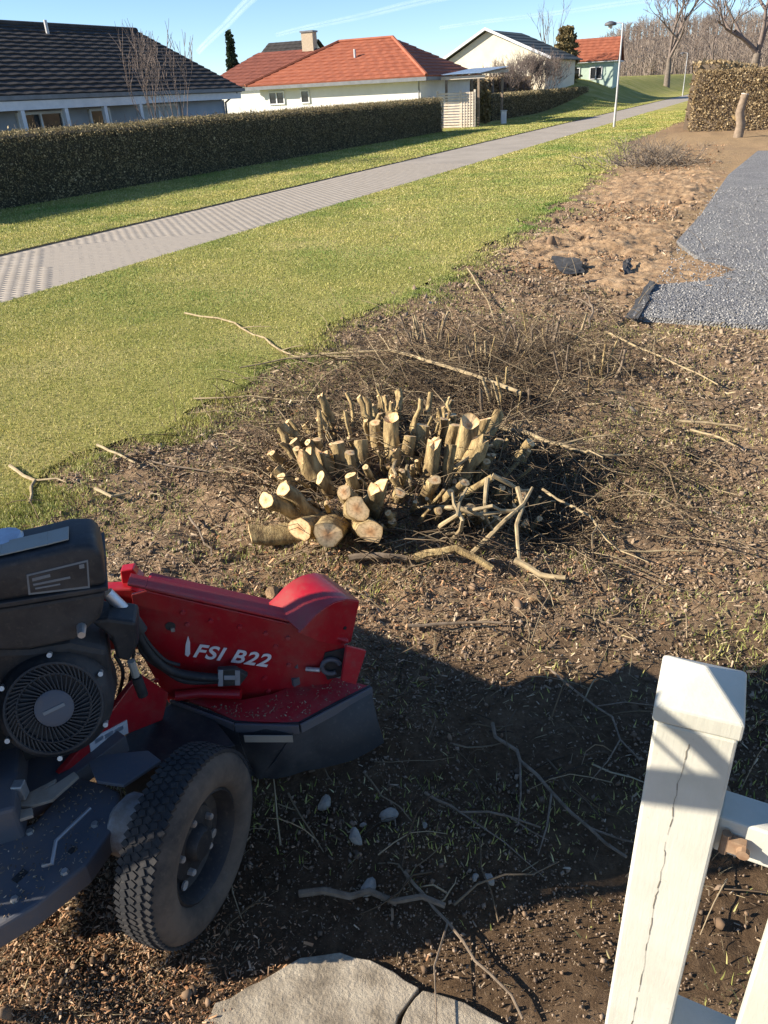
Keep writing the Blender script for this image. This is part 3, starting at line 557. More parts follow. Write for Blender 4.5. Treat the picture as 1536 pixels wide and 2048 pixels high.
# ------------------------------------------------------------------ houses
def axes(az): return azv(az), azv(az + 90)
class House:
    """frame: a along az, b to the right of it, z up; origin at a ground corner"""
    def __init__(s, name, label, x, y, az, zb=0, cat='house', group=None):
        s.o = np.array([x, y, zb]); s.A, s.B = axes(az); s.root = thing(name, label, cat, (x, y, zb), group)
    def w(s, a, b, z): return s.o + s.A * a + s.B * b + np.array([0, 0, z])
    def box(s, name, a0, a1, b0, b1, z0, z1, m, parent=None, bevel=0):
        mb = MB(); mb.box(s.w((a0 + a1) / 2, (b0 + b1) / 2, (z0 + z1) / 2), (abs(a1 - a0), abs(b1 - b0), z1 - z0), (s.A, s.B, (0, 0, 1))); return mb.build(name, m, parent or s.root, bevel)
    def poly(s, name, pts, d, m, parent=None):
        mb = MB(); mb.prism([s.w(*p) for p in pts], s.A * d[0] + s.B * d[1] + np.array([0, 0, d[2]])); return mb.build(name, m, parent or s.root)
    def slope(s, e0, e1, r0, r1, n, m, parent, thick=.05, name='tile_course'):
        """courses of tiles on a slope from eave e0-e1 up to ridge r0-r1, each lapping the one below"""
        e0, e1, r0, r1 = [s.w(*p) for p in (e0, e1, r0, r1)]
        nn = np.cross(e1 - e0, r0 - e0) if np.linalg.norm(r0 - e0) > np.linalg.norm(r1 - e1) else np.cross(e1 - e0, r1 - e1); nn = nn / np.linalg.norm(nn); nn = nn if nn[2] > 0 else -nn
        for i in range(n):
            t0, t1 = i / n, (i + 1.12) / n
            p = [e0 + (r0 - e0) * t0, e1 + (r1 - e1) * t0, e1 + (r1 - e1) * min(t1, 1), e0 + (r0 - e0) * min(t1, 1)]
            L = np.linalg.norm(p[1] - p[0]); nseg = max(1, int(L / .3)); mb = MB(); vs = []
            if np.linalg.norm(p[3] - p[2]) < .02: p[2] = p[2] + (p[1] - p[0]) * 1e-4
            for k in range(nseg + 1):
                f = k / nseg; wv = .022 * (k % 2)
                lo = p[0] + (p[1] - p[0]) * f; hi = p[3] + (p[2] - p[3]) * f
                vs += [lo + nn * (thick + wv), hi + nn * (.012 + wv * .6), lo - nn * .03, hi - nn * .03]
            fs = []
            for k in range(nseg):
                q = 4 * k; fs += [(q, q + 4, q + 5, q + 1), (q, q + 2, q + 6, q + 4), (q + 2, q + 3, q + 7, q + 6)]
            mb.add(vs, fs + [(0, 1, 3, 2), (4 * nseg, 4 * nseg + 2, 4 * nseg + 3, 4 * nseg + 1)]); mb.build(name, m, parent)
    def window(s, a0, a1, b, z0, z1, panes=1, frame=None, pane=None, out=-.04, sill=True):
        """window in a wall whose outer face lies at b; out<0 means the wall faces -b"""
        sg = -1 if out < 0 else 1; f = MB(); t = .07; A3 = (s.A, s.B, (0, 0, 1)); bc = b + sg * .03
        f.box(s.w((a0 + a1) / 2, bc, z1 - t / 2), (a1 - a0, .09, t), A3); f.box(s.w((a0 + a1) / 2, bc, z0 + t / 2), (a1 - a0, .09, t), A3)
        for k in range(panes + 1):
            ac = a0 + t / 2 + (a1 - a0 - t) * k / panes; f.box(s.w(ac, bc, (z0 + z1) / 2), (t, .084, z1 - z0 - 2 * t), A3)
        fr = f.build('window', frame or M['trim'], s.root)
        for k in range(panes):
            x0 = a0 + t + (a1 - a0 - t) * k / panes; x1 = a0 + (a1 - a0 - t) * (k + 1) / panes
            g = MB(); g.box(s.w((x0 + x1) / 2, b + sg * .012, (z0 + z1) / 2), (x1 - x0, .02, z1 - z0 - 2 * t), A3); g.build('pane', pane or M['glass'], fr)
        return fr
# black roofed house behind the long hedge: a = along path direction, b = towards the path
h = House('bungalow', 'bungalow with black tiled roof and pale front behind the long hedge', -4.6, 34.0, 208)      # a runs back towards the camera's left; b points away from the path
L_, D_, ez, rz = 17.0, 9.6, 2.36, 4.55
h.box('wall', .5, L_ - .5, .65, D_ - .65, -.1, ez + .1, M['wall_grey'])
gp_ = MB(); gp_.prism([h.w(.5, .65, ez), h.w(.5, D_ - .65, ez), h.w(.5, D_ / 2, rz - .25)], h.A * .2); gp_.build('gable', M['wall_white'], h.root)
rf = h.box('roof', 0.02, L_, .02, D_ - .02, ez - .12, ez - .04, M['trim_dark'])
h.slope((L_, 0, ez), (0, 0, ez), (L_, D_ / 2, rz), (0, D_ / 2, rz), 17, M['roof_black'], rf)
h.slope((0, D_, ez), (L_, D_, ez), (0, D_ / 2, rz), (L_, D_ / 2, rz), 8, M['roof_black'], rf)
mb = MB(); mb.tube([h.w(0, D_ / 2, rz + .02), h.w(L_, D_ / 2, rz + .02)], .11, 8); mb.build('ridge_tiles', M['roof_black'], rf)
mb = MB(); mb.tube([h.w(5.2, D_ / 2 - .7, rz - .5), h.w(5.2, D_ / 2 - .7, rz + .12)], .06, 8); mb.build('vent_pipe', M['galv'], rf)
h.box('gutter', 0, L_, -.12, -.005, ez - .1, ez + .01, M['trim_dark']); h.box('fascia', .1, L_, .025, .06, ez - .34, ez - .125, M['trim'])
h.box('siding', .45, 3.0, .6, .645, 0, ez - .36, M['wall_blue'])
for z_ in np.arange(.3, 2.0, .16): h.box('board_lip', .46, 2.99, .585, .598, z_, z_ + .02, M['wall_blue'])
h.window(3.2, 5.3, .65, .7, 1.98, 2, pane=M['curtain']); h.window(6.6, 7.5, .65, .4, 1.95, 1); h.window(8.6, 10.3, .65, .5, 1.95, 2); h.window(11, 12.4, .65, .6, 1.95, 1, pane=M['curtain'])
for a_ in (5.75, 7.35, 8.95, 10.55, 12.2): h.box('porch_post', a_, a_ + .13, -.05, .08, 0, ez - .36, M['trim'])
h.box('porch_beam', 5.6, 12.6, -.06, .09, ez - .355, ez - .125, M['trim'])
mb = MB(); mb.tube([h.w(.35, .02, ez - .12), h.w(.5, .5, ez - .45), h.w(.5, .56, 0)], .04, 8); mb.build('downpipe', M['trim_dark'], h.root)
# red roofed house
h = House('bungalow', 'white walled bungalow with red tiled hipped roof at the end of the hedge', 3.5, 47.5, 296)
L_, D_, ez, rz = 11.6, 9.5, 2.62, 4.75
h.box('wall', .6, L_ - .6, .6, D_ - .6, -.1, ez + .02, M['wall_white'])
rf = h.box('roof', .05, L_ - .05, .05, D_ - .05, ez - .14, ez - .03, M['trim_dark'])
# hipped: front slope at b=0 faces the camera
h.slope((L_, 0, ez), (0, 0, ez), (L_ - 4.0, D_ / 2, rz), (4.0, D_ / 2, rz), 12, M['roof_red'], rf)
h.slope((0, 0, ez), (0, D_, ez), (4.0, D_ / 2, rz), (4.0, D_ / 2, rz), 12, M['roof_red'], rf)
h.slope((L_, D_, ez), (L_, 0, ez), (L_ - 4.0, D_ / 2, rz), (L_ - 4.0, D_ / 2, rz), 12, M['roof_red'], rf)
h.slope((0, D_, ez), (L_, D_, ez), (4, D_ / 2, rz), (L_ - 4, D_ / 2, rz), 6, M['roof_red'], rf)
for e in ((0, 0), (L_, 0)):
    mb = MB(); mb.tube([h.w(e[0], e[1], ez + .06), h.w(4.0 if e[0] == 0 else L_ - 4.0, D_ / 2, rz + .06)], .1, 6); mb.build('hip_tiles', M['roof_red'], rf)
mb = MB(); mb.tube([h.w(4, D_ / 2, rz + .06), h.w(L_ - 4, D_ / 2, rz + .06)], .1, 6); mb.build('ridge_tiles', M['roof_red'], rf)
h.box('fascia', 0, L_, -.03, .03, ez - .2, ez - .02, M['trim_dark']); h.box('fascia', -.03, .03, .04, D_, ez - .2, ez - .02, M['trim_dark'])
mb = MB(); mb.tube([h.w(.45, .0, ez - .15), h.w(.66, .5, ez - .5), h.w(.66, .54, 0)], .04, 8); mb.build('downpipe', M['trim_dark'], h.root); mb = MB(); mb.tube([h.w(5.5, 2.6, rz - 1.1), h.w(5.5, 2.6, rz - .5)], .07, 8); mb.build('vent_pipe', M['galv'], rf)
h.window(9.3, 10.4, .6, 1.6, 2.3, 2); h.window(7.6, 8.2, .6, 1.6, 2.3, 1)
# older red house behind, with chimney
h = House('house', 'older red tiled house with chimney behind the hipped bungalow', 1.5, 66, 292)
L_, D_, ez, rz = 16, 9, 2.9, 5.3
h.box('wall', .5, L_ - .5, .5, D_ - .5, -.1, ez, M['wall_white'])
rf = h.box('roof', .05, L_ - .05, .05, D_ - .05, ez - .1, ez + .0, M['trim_dark'])
h.slope((L_, 0, ez), (0, 0, ez), (L_ - 3.5, D_ / 2, rz), (0, D_ / 2, rz), 10, M['roof_old'], rf)
h.slope((L_, D_, ez), (L_, 0, ez), (L_ - 3.5, D_ / 2, rz), (L_ - 3.5, D_ / 2, rz), 10, M['roof_old'], rf)
h.slope((0, D_, ez), (L_, D_, ez), (0, D_ / 2, rz), (L_ - 3.5, D_ / 2, rz), 6, M['roof_old'], rf)
gp_ = MB(); gp_.prism([h.w(.3, .5, ez), h.w(.3, D_ - .5, ez), h.w(.3, D_ / 2, rz - .2)], h.A * .2); gp_.build('gable', M['wall_white'], h.root)
ch = h.box('chimney', 7.3, 8.3, D_ / 2 - .4, D_ / 2 + .4, rz - .6, rz + 1.15, M['brickwall'], rf); h.box('chimney_cap', 7.22, 8.38, D_ / 2 - .48, D_ / 2 + .48, rz + 1.152, rz + 1.27, M['trim_dark'], rf)
# white gabled house far behind the chimney
h = House('house', 'small white gable with dark roof just visible beside the chimney', -6.0, 92, 292)
h.box('wall', .4, 5.6, .4, 8.6, -.1, 5.0, M['wall_white'])
rf = h.box('roof', .1, 5.9, .1, 8.9, 4.9, 5.02, M['trim'])
h.slope((6, 0, 5.02), (0, 0, 5.02), (6, 4.5, 7.2), (0, 4.5, 7.2), 6, M['roof_black'], rf); h.slope((0, 9, 5.02), (6, 9, 5.02), (0, 4.5, 7.2), (6, 4.5, 7.2), 6, M['roof_black'], rf)
for a_ in (.4, 5.4):
    gp_ = MB(); gp_.prism([h.w(a_, .5, 5), h.w(a_, 8.5, 5), h.w(a_, 4.5, 7)], h.A * .2); gp_.build('gable', M['wall_white'], h.root)
# cream gable house: gable end faces the camera
h = House('house', 'cream gable ended house with dark grey roof above the brown garden shrubs', 7.0, 81, 120)
Wd, ez, rz = 10.4, 3.9, 6.3
h.box('wall', 0.3, Wd - .3, -.1 - 9, -.4, -.1, ez, M['wall_cream'])
gp_ = MB(); gp_.prism([h.w(.3, -.4, ez + .002), h.w(Wd - .3, -.4, ez + .002), h.w(Wd / 2 - .6, -.4, rz - .12)], h.B * -.25); gp_.build('gable', M['wall_cream'], h.root)
rf = h.box('roof', Wd / 2 - .65, Wd / 2 - .55, -9.3, -.02, rz - .1, rz + .02, M['roof_green'])
h.slope((-.3, 0, ez - .12), (-.3, -9.5, ez - .12), (Wd / 2 - .6, 0, rz), (Wd / 2 - .6, -9.5, rz), 8, M['roof_green'], rf)
h.slope((Wd + .3, -9.5, ez - .12), (Wd + .3, 0, ez - .12), (Wd / 2 - .6, -9.5, rz), (Wd / 2 - .6, 0, rz), 8, M['roof_green'], rf)
for p, q in (((-.3, ez - .15), (Wd / 2 - .6, rz - .02)), ((Wd + .3, ez - .15), (Wd / 2 - .6, rz - .02))):
    mb = MB(); a_, b_ = h.w(p[0], .02, p[1]), h.w(q[0], .02, q[1]); mb.prism([a_, b_, b_ + np.array([0, 0, .22]), a_ + np.array([0, 0, .22])], h.B * .05); mb.build('barge_board', M['trim'], h.root)
# far orange roofed house on the bank
h = House('house', 'far house with orange tiled roof and mint green wall by the lamp post', 19.6, 90, 112, 1.2)
L_, D_, ez, rz = 6.3, 6.5, 2.5, 4.6
h.box('wall', .4, L_ - .4, -D_ + .5, -.5, -.6, ez, M['wall_green']); rf = h.box('roof', .05, L_ - .05, -D_ + .05, -.05, ez - .1, ez + .01, M['trim'])
h.slope((0, 0, ez), (L_, 0, ez), (0, -D_ / 2, rz), (L_, -D_ / 2, rz), 8, M['roof_red'], rf); h.slope((L_, -D_, ez), (0, -D_, ez), (L_, -D_ / 2, rz), (0, -D_ / 2, rz), 6, M['roof_red'], rf)
for a_ in (.35, L_ - .55):
    gp_ = MB(); gp_.prism([h.w(a_, -.5, ez + .012), h.w(a_, -D_ + .5, ez + .012), h.w(a_, -D_ / 2, rz - .2)], h.A * .2); gp_.build('gable', M['timber'], h.root)
h.window(1.2, 2.6, -.5, .9, 2.0, 2, out=.04); h.window(3.6, 4.8, -.5, .9, 2.0, 2, out=.04)
h.box('garage_wing', -1.9, .38, -4, -.9, -.6, 1.5, M['wall_green']); h.box('flat_roof', -2.1, .36, -4.2, -.7, 1.502, 1.66, M['trim_dark'])
# white gable tip above the tall hedge at the right
h = House('shed', 'white gable tip of a shed peeping over the tall brown hedge', 20.8, 41, 100)
h.box('wall', 0, 4, -3, 0, -.1, 2.0, M['wall_white']); gp_ = MB(); gp_.prism([h.w(0, 0, 2.002), h.w(4, 0, 2.002), h.w(2, 0, 3.2)], h.B * -.2); gp_.build('gable', M['wall_white'], h.root)
rf = h.box('roof', 1.95, 2.05, -3.2, .2, 3.12, 3.22, M['roof_black']); h.slope((-.2, .2, 1.92), (-.2, -3.2, 1.92), (2, .2, 3.22), (2, -3.2, 3.22), 5, M['roof_black'], rf); h.slope((4.2, -3.2, 1.92), (4.2, .2, 1.92), (2, -3.2, 3.22), (2, .2, 3.22), 5, M['roof_black'], rf)

# ------------------------------------------------------------------ street furniture, fences
def lamp(px, py, H_, label):
    g = G(px, py); r = thing('street_lamp', label, 'street lamp', (g[0], g[1], 0), 'lamps along the path')
    mb = MB(); mb.tube([g + [0, 0, -.2], g + [0, 0, 1.0]], .057, 10); mb.tube([g + [0, 0, 1.0], g + [0, 0, H_]], [.045, .036], 10); mb.build('pole', M['galv'], r, smooth=True)
    d = -np.array([*DV, 0]); mb = MB(); mb.tube([g + [0, 0, H_ - .02], g + [0, 0, H_ + .03] + d * .12, g + [0, 0, H_ + .03] + d * .35], .024, 8); mb.build('arm', M['galv'], r)
    c = g + d * .55 + np.array([0, 0, H_ - .02]); mb = MB(); mb.tube([c + [0, 0, .14], c + [0, 0, .08], c + [0, 0, .0], c + [0, 0, -.03]], [.07, .24, .27, .25], 14); mb.build('lamp_shade', M['blackmetal'], r, smooth=True)
    mb = MB(); mb.tube([c + [0, 0, -.031], c + [0, 0, -.16]], [.1, .07], 10); mb.build('lamp_glass', M['curtain'], r)
lamp(1228, 255, 4.2, 'near grey lamp post standing on the grass beside the path')
lamp(1365, 192, 4.2, 'far lamp post where the path meets the tall brown hedge')
# lattice fence: every slat
A_, B_ = np.array([4.2, 48.6, 0]), np.array([6.15, 47.7, 0]); ld = (B_ - A_) / np.linalg.norm(B_ - A_); Ln = np.linalg.norm(B_ - A_); lnrm = np.array([ld[1], -ld[0], 0]); lnrm = lnrm if lnrm[1] < 0 else -lnrm
r = thing('lattice_fence', 'bleached slatted fence panel filling the gap between two hedges', 'fence', tuple(A_))
for t_ in (0, Ln * .62, Ln):
    mb = MB(); mb.box(A_ + ld * t_ + [0, 0, .9], (.1, .1, 1.96), (ld, lnrm, (0, 0, 1))); mb.build('post', M['lattice'], r)
for i, z_ in enumerate(np.arange(.1, 1.75, .135)):
    mb = MB(); mb.box(A_ + ld * Ln / 2 + lnrm * .062 + [0, 0, z_], (Ln, .02, .095), (ld, lnrm, (0, 0, 1))); mb.build('slat', M['lattice'], r)
for t_ in np.linspace(Ln * .66, Ln * .96, 5):
    mb = MB(); mb.box(A_ + ld * t_ + lnrm * .085 + [0, 0, .9], (.05, .02, 1.75), (ld, lnrm, (0, 0, 1))); mb.build('upright_slat', M['lattice'], r)
# carport with a glassy roof between the slatted fence and the red roofed house
def sheet_mat():
    m, t, bs = mat('clear_roof_sheet'); bs.inputs['Base Color'].default_value = (.5, .62, .78, 1); bs.inputs['Roughness'].default_value = .2; tr = t.nodes.new('ShaderNodeBsdfTranslucent'); tr.inputs[0].default_value = (.6, .74, .92, 1); ms = t.nodes.new('ShaderNodeMixShader'); ms.inputs[0].default_value = .6
    t.links.new(bs.outputs[0], ms.inputs[1]); t.links.new(tr.outputs[0], ms.inputs[2]); t.links.new(ms.outputs[0], t.nodes['Material Output'].inputs[0]); return m
M['sheet'] = sheet_mat()
p0 = np.array([4.75, 49.3, 0]); r = thing('carport', 'timber carport with pale beam and bluish sheet roof behind the slatted fence', 'carport', tuple(p0))
ex = np.array([*DU, 0]); ey = np.array([*DV, 0])
for a_ in (0, 4.4):
    for b_ in (0, 1.9):
        mb = MB(); mb.box(p0 + ex * a_ + ey * b_ + [0, 0, 1.2], (.12, .12, 2.4), (ex, ey, (0, 0, 1))); mb.build('post', M['timber'], r)
for a_ in (0, 4.4):
    mb = MB(); mb.box(p0 + ex * a_ + ey * .95 + [0, 0, 2.48 + a_ * .06], (.1, 2.6, .15), (ex, ey, (0, 0, 1))); mb.build('beam', M['lattice'], r)
for b_ in np.linspace(-.1, 2.0, 5):
    mb = MB(); A__ = p0 + ex * -.2 + ey * b_ + [0, 0, 2.6]; B__ = p0 + ex * 4.8 + ey * b_ + [0, 0, 2.9]; mb.tube([A__, B__], .04, 4); mb.build('rafter', M['timber'], r)
mb = MB(); A__ = p0 + ex * -.3 + ey * -.2 + [0, 0, 2.66]; B__ = p0 + ex * 4.9 + ey * -.2 + [0, 0, 2.98]; mb.prism([A__, B__, B__ + ey * 2.3, A__ + ey * 2.3], (0, 0, .012)); mb.build('roof_sheet', M['sheet'], r)
g = G(1007, 249); r = thing('utility_box', 'small pale utility box on the grass before the second hedge', 'utility box', tuple(g))
mb = MB(); mb.box(g + [0, 0, .33], (.3, .22, .7)); mb.build('cabinet', M['trim'], r, .02); mb = MB(); mb.box(g + [0, 0, .71], (.36, .28, .06)); mb.build('lid', M['galv'], r, .015)
for px_, hh, lab in ((966, 1.55, 'thick clipped brown trunk standing beside the lattice fence'),):
    g = np.array([7.35, 52.0, 0]); r = thing('clipped_shrub', lab, 'shrub', tuple(g)); T = Twigs(); T.add([(0, 0, -.05), (.02, 0, .8), (0, .02, 1.5)], .1, .06, 8); link('trunk', T.mesh('trunk', M['timber']), r)
    n = 1400; a = rng.uniform(0, 6.28, n); P = np.stack([.3 * np.cos(a) * rng.uniform(.5, 1, n), .3 * np.sin(a) * rng.uniform(.5, 1, n), rng.uniform(.1, 1.75, n)], 1); leaf_mass('foliage', P, None, .07, M['thuja_brown'], r)
# garden shrubs and trees beyond the second hedge
bare_tree('bare_shrub', *xy(21.8, -9.6), 0, 4.3, .022, 'leafless reddish shrub in front of the black roofed house', 4, 'shrub', .35, 7, up=.5, minr=.008)
cone_tree('spruce', *at_y(467, 150, 75)[:2], 0, 6.9, .85, 'narrow dark spruce between the black and red roofs', M['spruce'], 8000, .11, .9)
cone_tree('conifer', *at_y(1128, 160, 86)[:2], 0, 6.6, 1.25, 'tall olive brown conifer beside the far orange roof', M['thuja_brown'], 12000, .12, .28, ragged=.5)
bare_tree('bare_tree', *at_y(1098, 170, 88)[:2], 0, 9.2, .14, 'leafless tree behind the olive conifer', 5, spread=.42, up=.4)
for px_, Y_, H_, lab in ((1060, 71, 4.5, 'broad leafless shrub left of the olive conifer'), (1010, 67, 3.8, 'brown leafless shrub below the cream gable'), (1092, 74, 4.2, 'pinkish leafless shrub rising over the second hedge'), (1160, 92, 3.8, 'grey tangled shrub right of the olive conifer')):
    bare_tree('bare_shrub', *at_y(px_, 180, Y_)[:2], 0, H_, .035, lab, 5, 'shrub', .5, 16, 'bare garden shrubs', up=.25, minr=.012)
for px_, lab in ((985, 'pale pollarded stump left of the garden shrubs'), (1093, 'pale pollarded stump under the olive conifer')):
    g = at_y(px_, 185, 64 if px_ < 1000 else 79); r = thing('pollard', lab, 'stump', (g[0], g[1], 0)); T = Twigs(); T.add([(0, 0, -.05), (.05, 0, 1.2), (-.02, .04, 2.3)], .13, .09, 8); link('trunk', T.mesh('trunk', M['timber']), r)
    T = Twigs()
    for k in range(5): T.add([(0, 0, 2.1), (random.gauss(0, .12), random.gauss(0, .12), 2.35), (random.gauss(0, .25), random.gauss(0, .25), 2.7)], .05, .03, 5)
    link('crown', T.mesh('crown', M['timber']), r)
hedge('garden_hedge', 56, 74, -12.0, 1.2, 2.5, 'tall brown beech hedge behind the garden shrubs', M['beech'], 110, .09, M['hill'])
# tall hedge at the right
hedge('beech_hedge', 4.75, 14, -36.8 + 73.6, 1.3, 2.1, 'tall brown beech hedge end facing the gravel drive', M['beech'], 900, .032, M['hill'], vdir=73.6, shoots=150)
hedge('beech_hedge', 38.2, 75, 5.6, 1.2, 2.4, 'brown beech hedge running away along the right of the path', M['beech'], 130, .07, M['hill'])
g = G(1475, 275); r = thing('sawn_trunk', 'knobbly sawn tree trunk standing before the tall brown hedge', 'stump', (g[0], g[1], 0))
T = Twigs(); T.add([(0, 0, -.1), (.05, 0, .4), (-.05, .03, .8), (.03, 0, 1.35)], .17, .13, 10); link('trunk', T.mesh('trunk', M['timber']), r)
mb = MB(); mb.tube([g + [.03, 0, 1.34], g + [.035, 0, 1.37]], .128, 10); mb.build('cut_face', M['lattice'], r)
for k in range(3):
    T = Twigs(); a = random.uniform(0, 6); T.add([(0, 0, .5 + .3 * k), (.2 * math.cos(a), .2 * math.sin(a), .62 + .3 * k), (.3 * math.cos(a), .3 * math.sin(a), .7 + .3 * k)], .07, .05, 6); link('limb_stub', T.mesh('limb_stub', M['bark']), r)
# far trees at the right and the wooded hill
for px_, Y_, H_, r_, lab in ((1333, 120, 15, .38, 'tall leafless tree left of the far lamp post'), (1500, 78, 12.5, .42, 'large leafless tree rising behind the tall brown hedge'), (1420, 190, 15, .3, 'distant leafless tree between the two tall ones')):
    g = at_y(px_, 165, Y_); bare_tree('bare_tree', g[0], g[1], 0, H_, r_, lab, 7, spread=.45, up=.16, kids=(2, 3), ratio=.76, minr=.022)
def hill():
    xs = np.linspace(10, 420, 60); ys = np.linspace(190, 520, 30); X, Y = np.meshgrid(xs, ys, indexing='ij')
    e = sstep((X / Y - .17) / .16); Z = 17 * sstep((Y - 190) / 180) * e * (1 + .25 * fbm(X * .012, Y * .012)) - .3
    P = np.stack([X.ravel(), Y.ravel(), Z.ravel()], 1); n, m_ = X.shape; i = np.arange(n - 1)[:, None]; j = np.arange(m_ - 1)[None]; q = i * m_ + j
    o = link('hill', new_mesh('hill', P, np.stack([q, q + m_, q + m_ + 1, q + 1], -1).reshape(-1, 4), M['hill'], smooth=True)); o['kind'] = 'structure'
    n = 2600; y = rng.uniform(195, 400, n); x = y * rng.uniform(.19, .62, n); e = sstep((x / y - .17) / .16); z = 17 * sstep((y - 190) / 180) * e * (1 + .25 * fbm(x * .012, y * .012)) - .4
    T = Twigs()
    for k in range(n):
        H_ = random.uniform(5, 8.5) * (.55 + .45 * float(e[k])); b = np.array([x[k], y[k], z[k]]); top = b + [random.gauss(0, .4), random.gauss(0, .4), H_]; T.add([b, (b + top) / 2, top], .16, .05)
        for s in range(7):
            t_ = random.uniform(.35, .95); p = b + (top - b) * t_; T.add([p, p + [random.gauss(0, 1.2), random.gauss(0, 1.), random.uniform(.6, 2.0)]], .07, .03)
    o = link('far_wood', T.mesh('far_wood', M['wood_far'])); tag(o, 'leafless brown wood covering the far hill', 'wood', kind='stuff')
hill()
hedge('field_hedge', 128, 150, 13, 1.5, 1.6, 'low brown hedge far off at the end of the path', M['beech'], 60, .12, M['hill'], vdir=124) if False else None
# grey brushy shrub by the soil strip
g = G(1300, 330); r = thing('brushwood_shrub', 'low grey brushwood shrub on the soil strip below the tall hedge', 'shrub', (g[0], g[1], 0)); T = Twigs()
for k in range(150):
    x, y = random.gauss(0, .6), random.gauss(0, .5); d = np.array([random.gauss(x * .5, .5), random.gauss(y * .4, .5), random.uniform(.3, .9)]); grow(T, np.array([x, y, 0.]), d / np.linalg.norm(d), random.uniform(.2, .42), .011, 2, .7, .05, 3, .8, (2, 3), 3, .004)
link('twigs', T.mesh('twigs', M['greyshrub']), r)
# contrails, high and far off
def trail(px0, py0, px1, py1, D, r0, r1, label):
    a = O + ray(px0, py0) * (D / FPX); b = O + ray(px1, py1) * (D / FPX); t = b - a; a = a - t * .4; b = b + t * .6; mb = MB(); n = 14
    mb.tube([a + (b - a) * k / n + np.array([0, 0, 5 * math.sin(k * .9)]) for k in range(n + 1)], list(np.linspace(r0, r1, n + 1)), 12); [mb.tube([a + (b - a) * k / n + np.array([0, 0, 5 * math.sin(k * .9)]) for k in range(n + 1)], list(np.linspace(r0, r1, n + 1) * q), 12) for q in (.7, .4)]; o = mb.build('contrail', M['trail'], smooth=True); tag(o, label, 'contrail', 'thin vapour trails in the sky')
trail(425, 75, 500, 0, 9000, 30, 60, 'steep white vapour trail above the spruce'); trail(640, 50, 860, 0, 9500, 25, 50, 'slanting faint vapour trail above the chimney'); trail(1000, 40, 1300, 0, 9800, 20, 40, 'faintest vapour trail reaching towards the lamp post')

# ------------------------------------------------------------------ multi-stemmed stump
sc_ = np.array([0.02, 4.05]); r = thing('tree_stump', 'many stemmed shrub stump with pale sawn stems amid the dug soil', 'stump', (sc_[0], sc_[1], 0))
STEMS = [  # top px, top z, radius, leaning direction of the tip, length
 (688, 984, .30, .036, (-.2, -.6, .75), .30), (714, 1017, .26, .058, (.05, -.85, .5), .34), (756, 972, .32, .042, (.15, -.5, .8), .32), (656, 1069, .17, .060, (-.12, -.93, .36), .34),
 (741, 1063, .18, .056, (.2, -.9, .4), .34), (600, 1058, .17, .056, (-.35, -.85, .4), .34), (532, 1000, .25, .042, (-.75, -.3, .6), .36), (566, 978, .30, .04, (-.55, -.25, .8), .34),
 (610, 905, .34, .048, (-.35, -.05, .95), .36), (550, 938, .24, .03, (-.7, 0, .7), .3), (586, 882, .26, .03, (-.4, .2, .9), .26), (645, 905, .30, .03, (-.2, 0, 1), .3), (676, 885, .33, .035, (-.15, .1, 1), .33),
 (700, 905, .32, .03, (-.05, -.1, 1), .32), (722, 880, .33, .034, (-.05, .15, 1), .33), (750, 845, .34, .034, (-.05, .2, 1), .36), (783, 835, .40, .046, (.02, .1, 1), .42), (820, 872, .32, .03, (.1, .1, 1), .32),
 (846, 850, .34, .034, (.12, .2, 1), .36), (868, 885, .36, .04, (.1, 0, 1), .36), (903, 890, .34, .03, (.15, 0, 1), .34), (912, 850, .34, .036, (.2, .2, 1), .36), (940, 842, .40, .046, (.22, .1, 1), .42),
 (962, 880, .30, .05, (.5, .1, .9), .3), (700, 950, .26, .028, (-.1, -.3, .9), .28), (790, 900, .28, .03, (0, 0, 1), .3), (640, 955, .25, .032, (-.35, -.3, .85), .28), (500, 1068, .09, .045, (-.95, -.2, .15), .34), (870, 960, .25, .032, (.35, -.3, .8), .3), (930, 965, .22, .026, (.6, -.2, .6), .3), (985, 955, .2, .02, (.75, -.1, .5), .4), (800, 985, .2, .03, (.1, -.6, .7), .26)]
